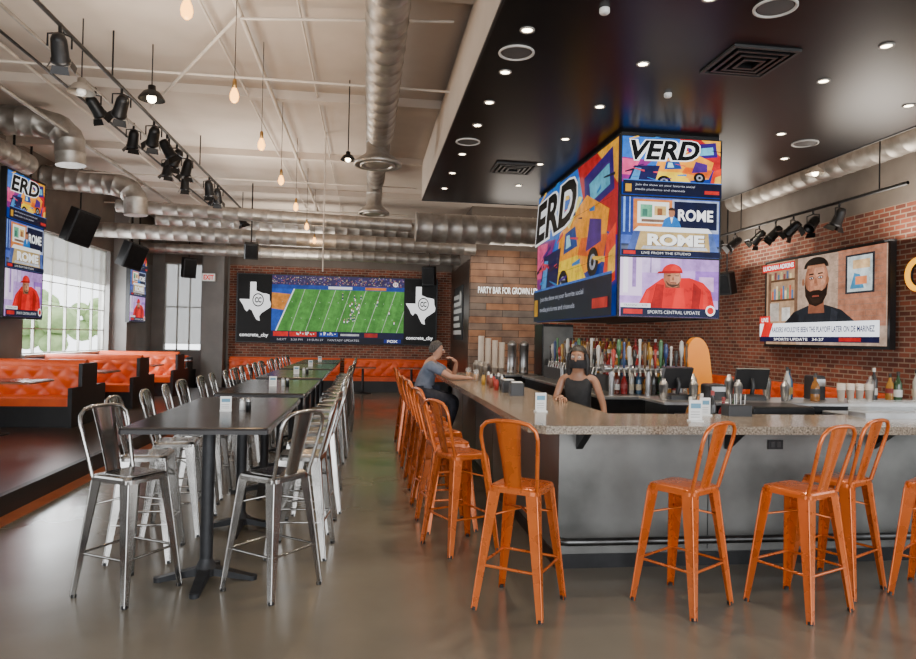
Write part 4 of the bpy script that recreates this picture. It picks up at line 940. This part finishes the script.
def facebits(t,hc,fwd,skin,mask=False,hair=HAIRG,bun=False):
    f=Vector(fwd).normalized(); r=f.cross(Vector((0,0,1))).normalized(); up=r.cross(f)
    M=Matrix((r,f,up)).transposed().to_4x4(); M.translation=hc
    def xf(b): b.v=[tuple(M@Vector(v)) for v in b.v]; return b
    for s in (-1,1):
        obj('eye',xf(MB().ball((s*.031,.083,.008),(.012,.008,.008),WHITE,10,6).ball((s*.031,.089,.008),(.006,.004,.006),BLACK,8,5)),t)
        obj('ear',xf(MB().ball((s*.078,.0,-.002),(.01,.02,.03),skin,10,6)),t)
        obj('eyebrow',xf(MB().tube([(s*.014,.090,.026),(s*.032,.089,.031),(s*.048,.080,.026)],.0035,hair,6)),t)
    obj('nose',xf(MB().tube([(0,.086,.012),(0,.097,-.010),(0,.105,-.026),(0,.094,-.034)],[.007,.009,.012,.008],skin,8)),t)
    obj('mouth',xf(MB().tube([(-.024,.080,-.058),(0,.090,-.056),(.024,.080,-.058)],.0045,pm('lip_tone',(.35,.10,.08)),6)),t)
    h=MB(); seg=28; rings=14; vs=[];fs=[]; hr=random.Random(4)
    for i in range(rings+1):
        th=pi*.66*i/rings
        for k in range(seg):
            a=2*pi*k/seg; fr=max(0.0,(math.sin(a)+.25)/1.25)
            tt=th*(1-.50*min(1,fr*1.3)); j=1+.045*hr.uniform(-1,1)*(0<i<rings)
            vs.append((.090*j*math.sin(tt)*math.cos(a),-.012+.100*j*math.sin(tt)*math.sin(a),.010+.114*j*math.cos(tt)))
    for i in range(rings):
        for k in range(seg): fs.append((i*seg+k,(i+1)*seg+k,(i+1)*seg+(k+1)%seg,i*seg+(k+1)%seg))
    h.add(vs,fs,hair,True)
    if bun:
        h.ball((0,-.06,-.04),(.080,.060,.11),hair,12,8)
        for s in (-1,1): h.tube([(s*.078,.020,.04),(s*.090,.005,-.03),(s*.088,-.01,-.10),(s*.085,-.01,-.19)],[.022,.028,.030,.012],hair,8)
    obj('hair',xf(h),t)
    if mask:
        b=MB(); vs=[];fs=[]
        for i in range(6):
            for k in range(9):
                a=math.radians(-75+150*k/8); z=-.018-.016*i; rr_=.100+.012*math.cos(a)*(1-abs(i-2)/4)
                vs.append((rr_*.86*math.sin(a),rr_*math.cos(a)*1.0,z))
        for i in range(5):
            for k in range(8): fs.append((i*9+k,i*9+k+1,(i+1)*9+k+1,(i+1)*9+k))
        b.add(vs,fs,MASKM,True); obj('face_mask',xf(b),t)
t=thing('person','standing bartender in black tank top and face mask reaching down','person',None,(2.02,6.32,0),math.radians(-30))
def head(J,E,base,hc,s=1.0,fwd=Vector((0,-1,0))):
    hc=Vector(hc); f=fwd
    J['neck']=(*base,.050,.050); J['hd0']=(*(hc+Vector((0,0,-.085))+f*.012),.054,.058); J['hd1']=(*(hc+Vector((0,0,-.035))+f*.008),.072,.084); J['hd2']=(*(hc+Vector((0,0,.03))),.078,.092); J['hd3']=(*(hc+Vector((0,0,.085))),.058,.068)
    E+=[('neck','hd0'),('hd0','hd1'),('hd1','hd2'),('hd2','hd3')]
J={};E=[]
J['pel']=(0,0,.90,.15,.11); J['wai']=(0,0,1.02,.115,.085); J['che']=(0,-.01,1.16,.13,.095); J['uch']=(0,0,1.27,.115,.08); 
E+=[('pel','wai'),('wai','che'),('che','uch'),('uch','neck')]
head(J,E,(0,-.01,1.37),(0,-.035,1.485))
for s in (-1,1):
    J['sh%d'%s]=(s*.150,0,1.29,.044); J['el%d'%s]=(s*(.21 if s<0 else .245),-.06,1.07,.034)
    w=Vector((-.10,-.27,1.125)) if s<0 else Vector((.30,-.17,.88)); J['wr%d'%s]=(*w,.022)
    E+=[('uch','sh%d'%s),('sh%d'%s,'el%d'%s),('el%d'%s,'wr%d'%s)]
    hand(J,E,'wr%d'%s,s,w,(.4,-1,-.1) if s<0 else (.1,-.4,-1),(0,-.1,1) if s<0 else (0,-1,.4),.5)
    J['hp%d'%s]=(s*.085,0,.84,.095); J['kn%d'%s]=(s*.09,-.01,.46,.06); J['an%d'%s]=(s*.09,.02,.08,.038); J['to%d'%s]=(s*.095,-.13,.035,.033)
    E+=[('pel','hp%d'%s),('hp%d'%s,'kn%d'%s),('kn%d'%s,'an%d'%s),('an%d'%s,'to%d'%s)]
skinned('body',J,E,SKIN2,t)
hc=Vector((0,-.035,1.485)); facebits(t,hc,(0,-1,0),SKIN2,True,HAIRB,True)
skinned('tank_top',{'a':(0,0,.86,.165,.125),'b':(0,0,1.02,.132,.104),'c':(0,-.01,1.16,.150,.118),'d':(0,-.008,1.275,.140,.106),'e':(-.10,0,1.325,.046),'f':(.10,0,1.325,.046)},[('a','b'),('b','c'),('c','d'),('d','e'),('d','f')],TANK,t)
skinned('trousers',{'a':(0,0,.88,.16,.12),'b':(-.085,0,.82,.108),'c':(-.09,-.01,.46,.075),'d':(-.09,.02,.10,.055),'e':(.085,0,.82,.108),'f':(.09,-.01,.46,.075),'g':(.09,.02,.10,.055)},[('a','b'),('b','c'),('c','d'),('a','e'),('e','f'),('f','g')],JEAN,t)
t=thing('person','grey haired man in slate blue shirt seated at bar','person',None,(.80,9.25,0),math.radians(80))
J={};E=[]
J['pel']=(0,.02,.88,.165,.13); J['wai']=(0,.02,1.0,.15,.13); J['che']=(0,-.03,1.15,.165,.12); J['uch']=(0,-.07,1.27,.15,.10)
E+=[('pel','wai'),('wai','che'),('che','uch'),('uch','neck')]
head(J,E,(0,-.105,1.37),(0,-.15,1.485))
for s in (-1,1):
    J['sh%d'%s]=(s*.185,-.07,1.28,.060); J['el%d'%s]=(s*.21,-.38 if s>0 else -.36,1.13,.041)
    w=Vector((s*.06,-.42,1.32)) if s>0 else Vector((s*.10,-.58,1.115))
    J['wr%d'%s]=(*w,.027); E+=[('uch','sh%d'%s),('sh%d'%s,'el%d'%s),('el%d'%s,'wr%d'%s)]
    if s>0: hand(J,E,'wr1',1,w,(-.3,.75,.6),(.2,-1,.5),.9)
    else: hand(J,E,'wr-1',-1,w,(.4,-1,0),(0,0,1),.5)
    J['hp%d'%s]=(s*.10,-.02,.86,.10); J['kn%d'%s]=(s*.15,-.42,.80,.072); J['an%d'%s]=(s*.14,-.30,.36,.045); J['to%d'%s]=(s*.145,-.44,.31,.038)
    E+=[('pel','hp%d'%s),('hp%d'%s,'kn%d'%s),('kn%d'%s,'an%d'%s),('an%d'%s,'to%d'%s)]
skinned('body',J,E,SKIN,t)
facebits(t,Vector((0,-.15,1.485)),(0,-1,-.08),SKIN,False,HAIRG)
skinned('shirt',{'a':(0,.02,.86,.185,.15),'b':(0,.02,1.0,.172,.148),'c':(0,-.03,1.15,.182,.137),'d':(0,-.07,1.27,.165,.115),'n':(0,-.085,1.325,.07,.065),'e':(-.185,-.07,1.28,.078),'f':(-.205,-.27,1.18,.064),'g':(.185,-.07,1.28,.078),'h':(.205,-.28,1.18,.064)},[('a','b'),('b','c'),('c','d'),('d','n'),('d','e'),('e','f'),('d','g'),('g','h')],SHIRTB,t)
skinned('trousers',{'a':(0,.02,.85,.172,.14),'b':(-.10,-.04,.86,.115),'c':(-.15,-.42,.80,.088),'d':(-.14,-.31,.42,.062),'e':(.10,-.04,.86,.115),'f':(.15,-.42,.80,.088),'g':(.14,-.31,.42,.062)},[('a','b'),('b','c'),('c','d'),('a','e'),('e','f'),('f','g')],JEAN,t)
for s in (-1,1):
    obj('shoe',MB().ball((s*.143,-.38,.30),(.045,.12,.045),BLACK),t)

# ------------------------------------------------------------ LIGHT
w=bpy.data.worlds.new('World'); SC.world=w; w.use_nodes=True; nt=w.node_tree
bg=nt.nodes['Background']; bg.inputs['Color'].default_value=(.92,.96,1,1); bg.inputs['Strength'].default_value=4.2
lamp('AREA',None,(1.0,-3.9,2.1),600,(.97,.98,1),(11,3.4),rot=(math.radians(90),0,0),name='storefront_daylight')
lamp('AREA',None,(LX-.4,15.6,2.4),480,(.93,.97,1),(4.2,2.3),rot=(math.radians(90),0,math.radians(-90)),name='window_daylight')
for x,y,e in ((-2.2,6.5,75),(-2.2,12.5,85),(-2.0,18,85),(7.0,8.5,65),(6.9,12.5,65),(3.4,15.3,35)):  # unseen fill lamps facing up, added to brighten ceiling and upper walls
    lamp('AREA',None,(x,y,3.2),e,(1,.90,.78),(1.2,1.2),rot=(pi,0,0),name='ceiling_fill')
lamp('SPOT',None,(3.3,14.9,3.6),170,(1,.88,.74),.1,rot=(math.radians(55),0,0),spot=90,name='wall_fill')  # added fill spot without a fixture, lifts the dark wood wall
lamp('SPOT',None,(5.6,11,4.1),200,(1,.82,.62),.1,rot=(math.radians(35),0,math.radians(-60)),spot=110,name='wall_fill')  # second added fill spot, no fixture, aimed at the right brick wall

# ------------------------------------------------------------ CAMERA
cd=bpy.data.cameras.new('Camera'); cam=bpy.data.objects.new('Camera',cd); COL.objects.link(cam)
cd.sensor_width=36; cd.lens=36*680/916; cd.clip_start=.05
cam.matrix_world=Matrix.Translation((0,0,1.65))@Matrix.Rotation(math.radians(-7.6),4,'Z')@Matrix.Rotation(math.radians(90.72),4,'X')@Matrix.Rotation(math.radians(1.2),4,'Z')
SC.camera=cam
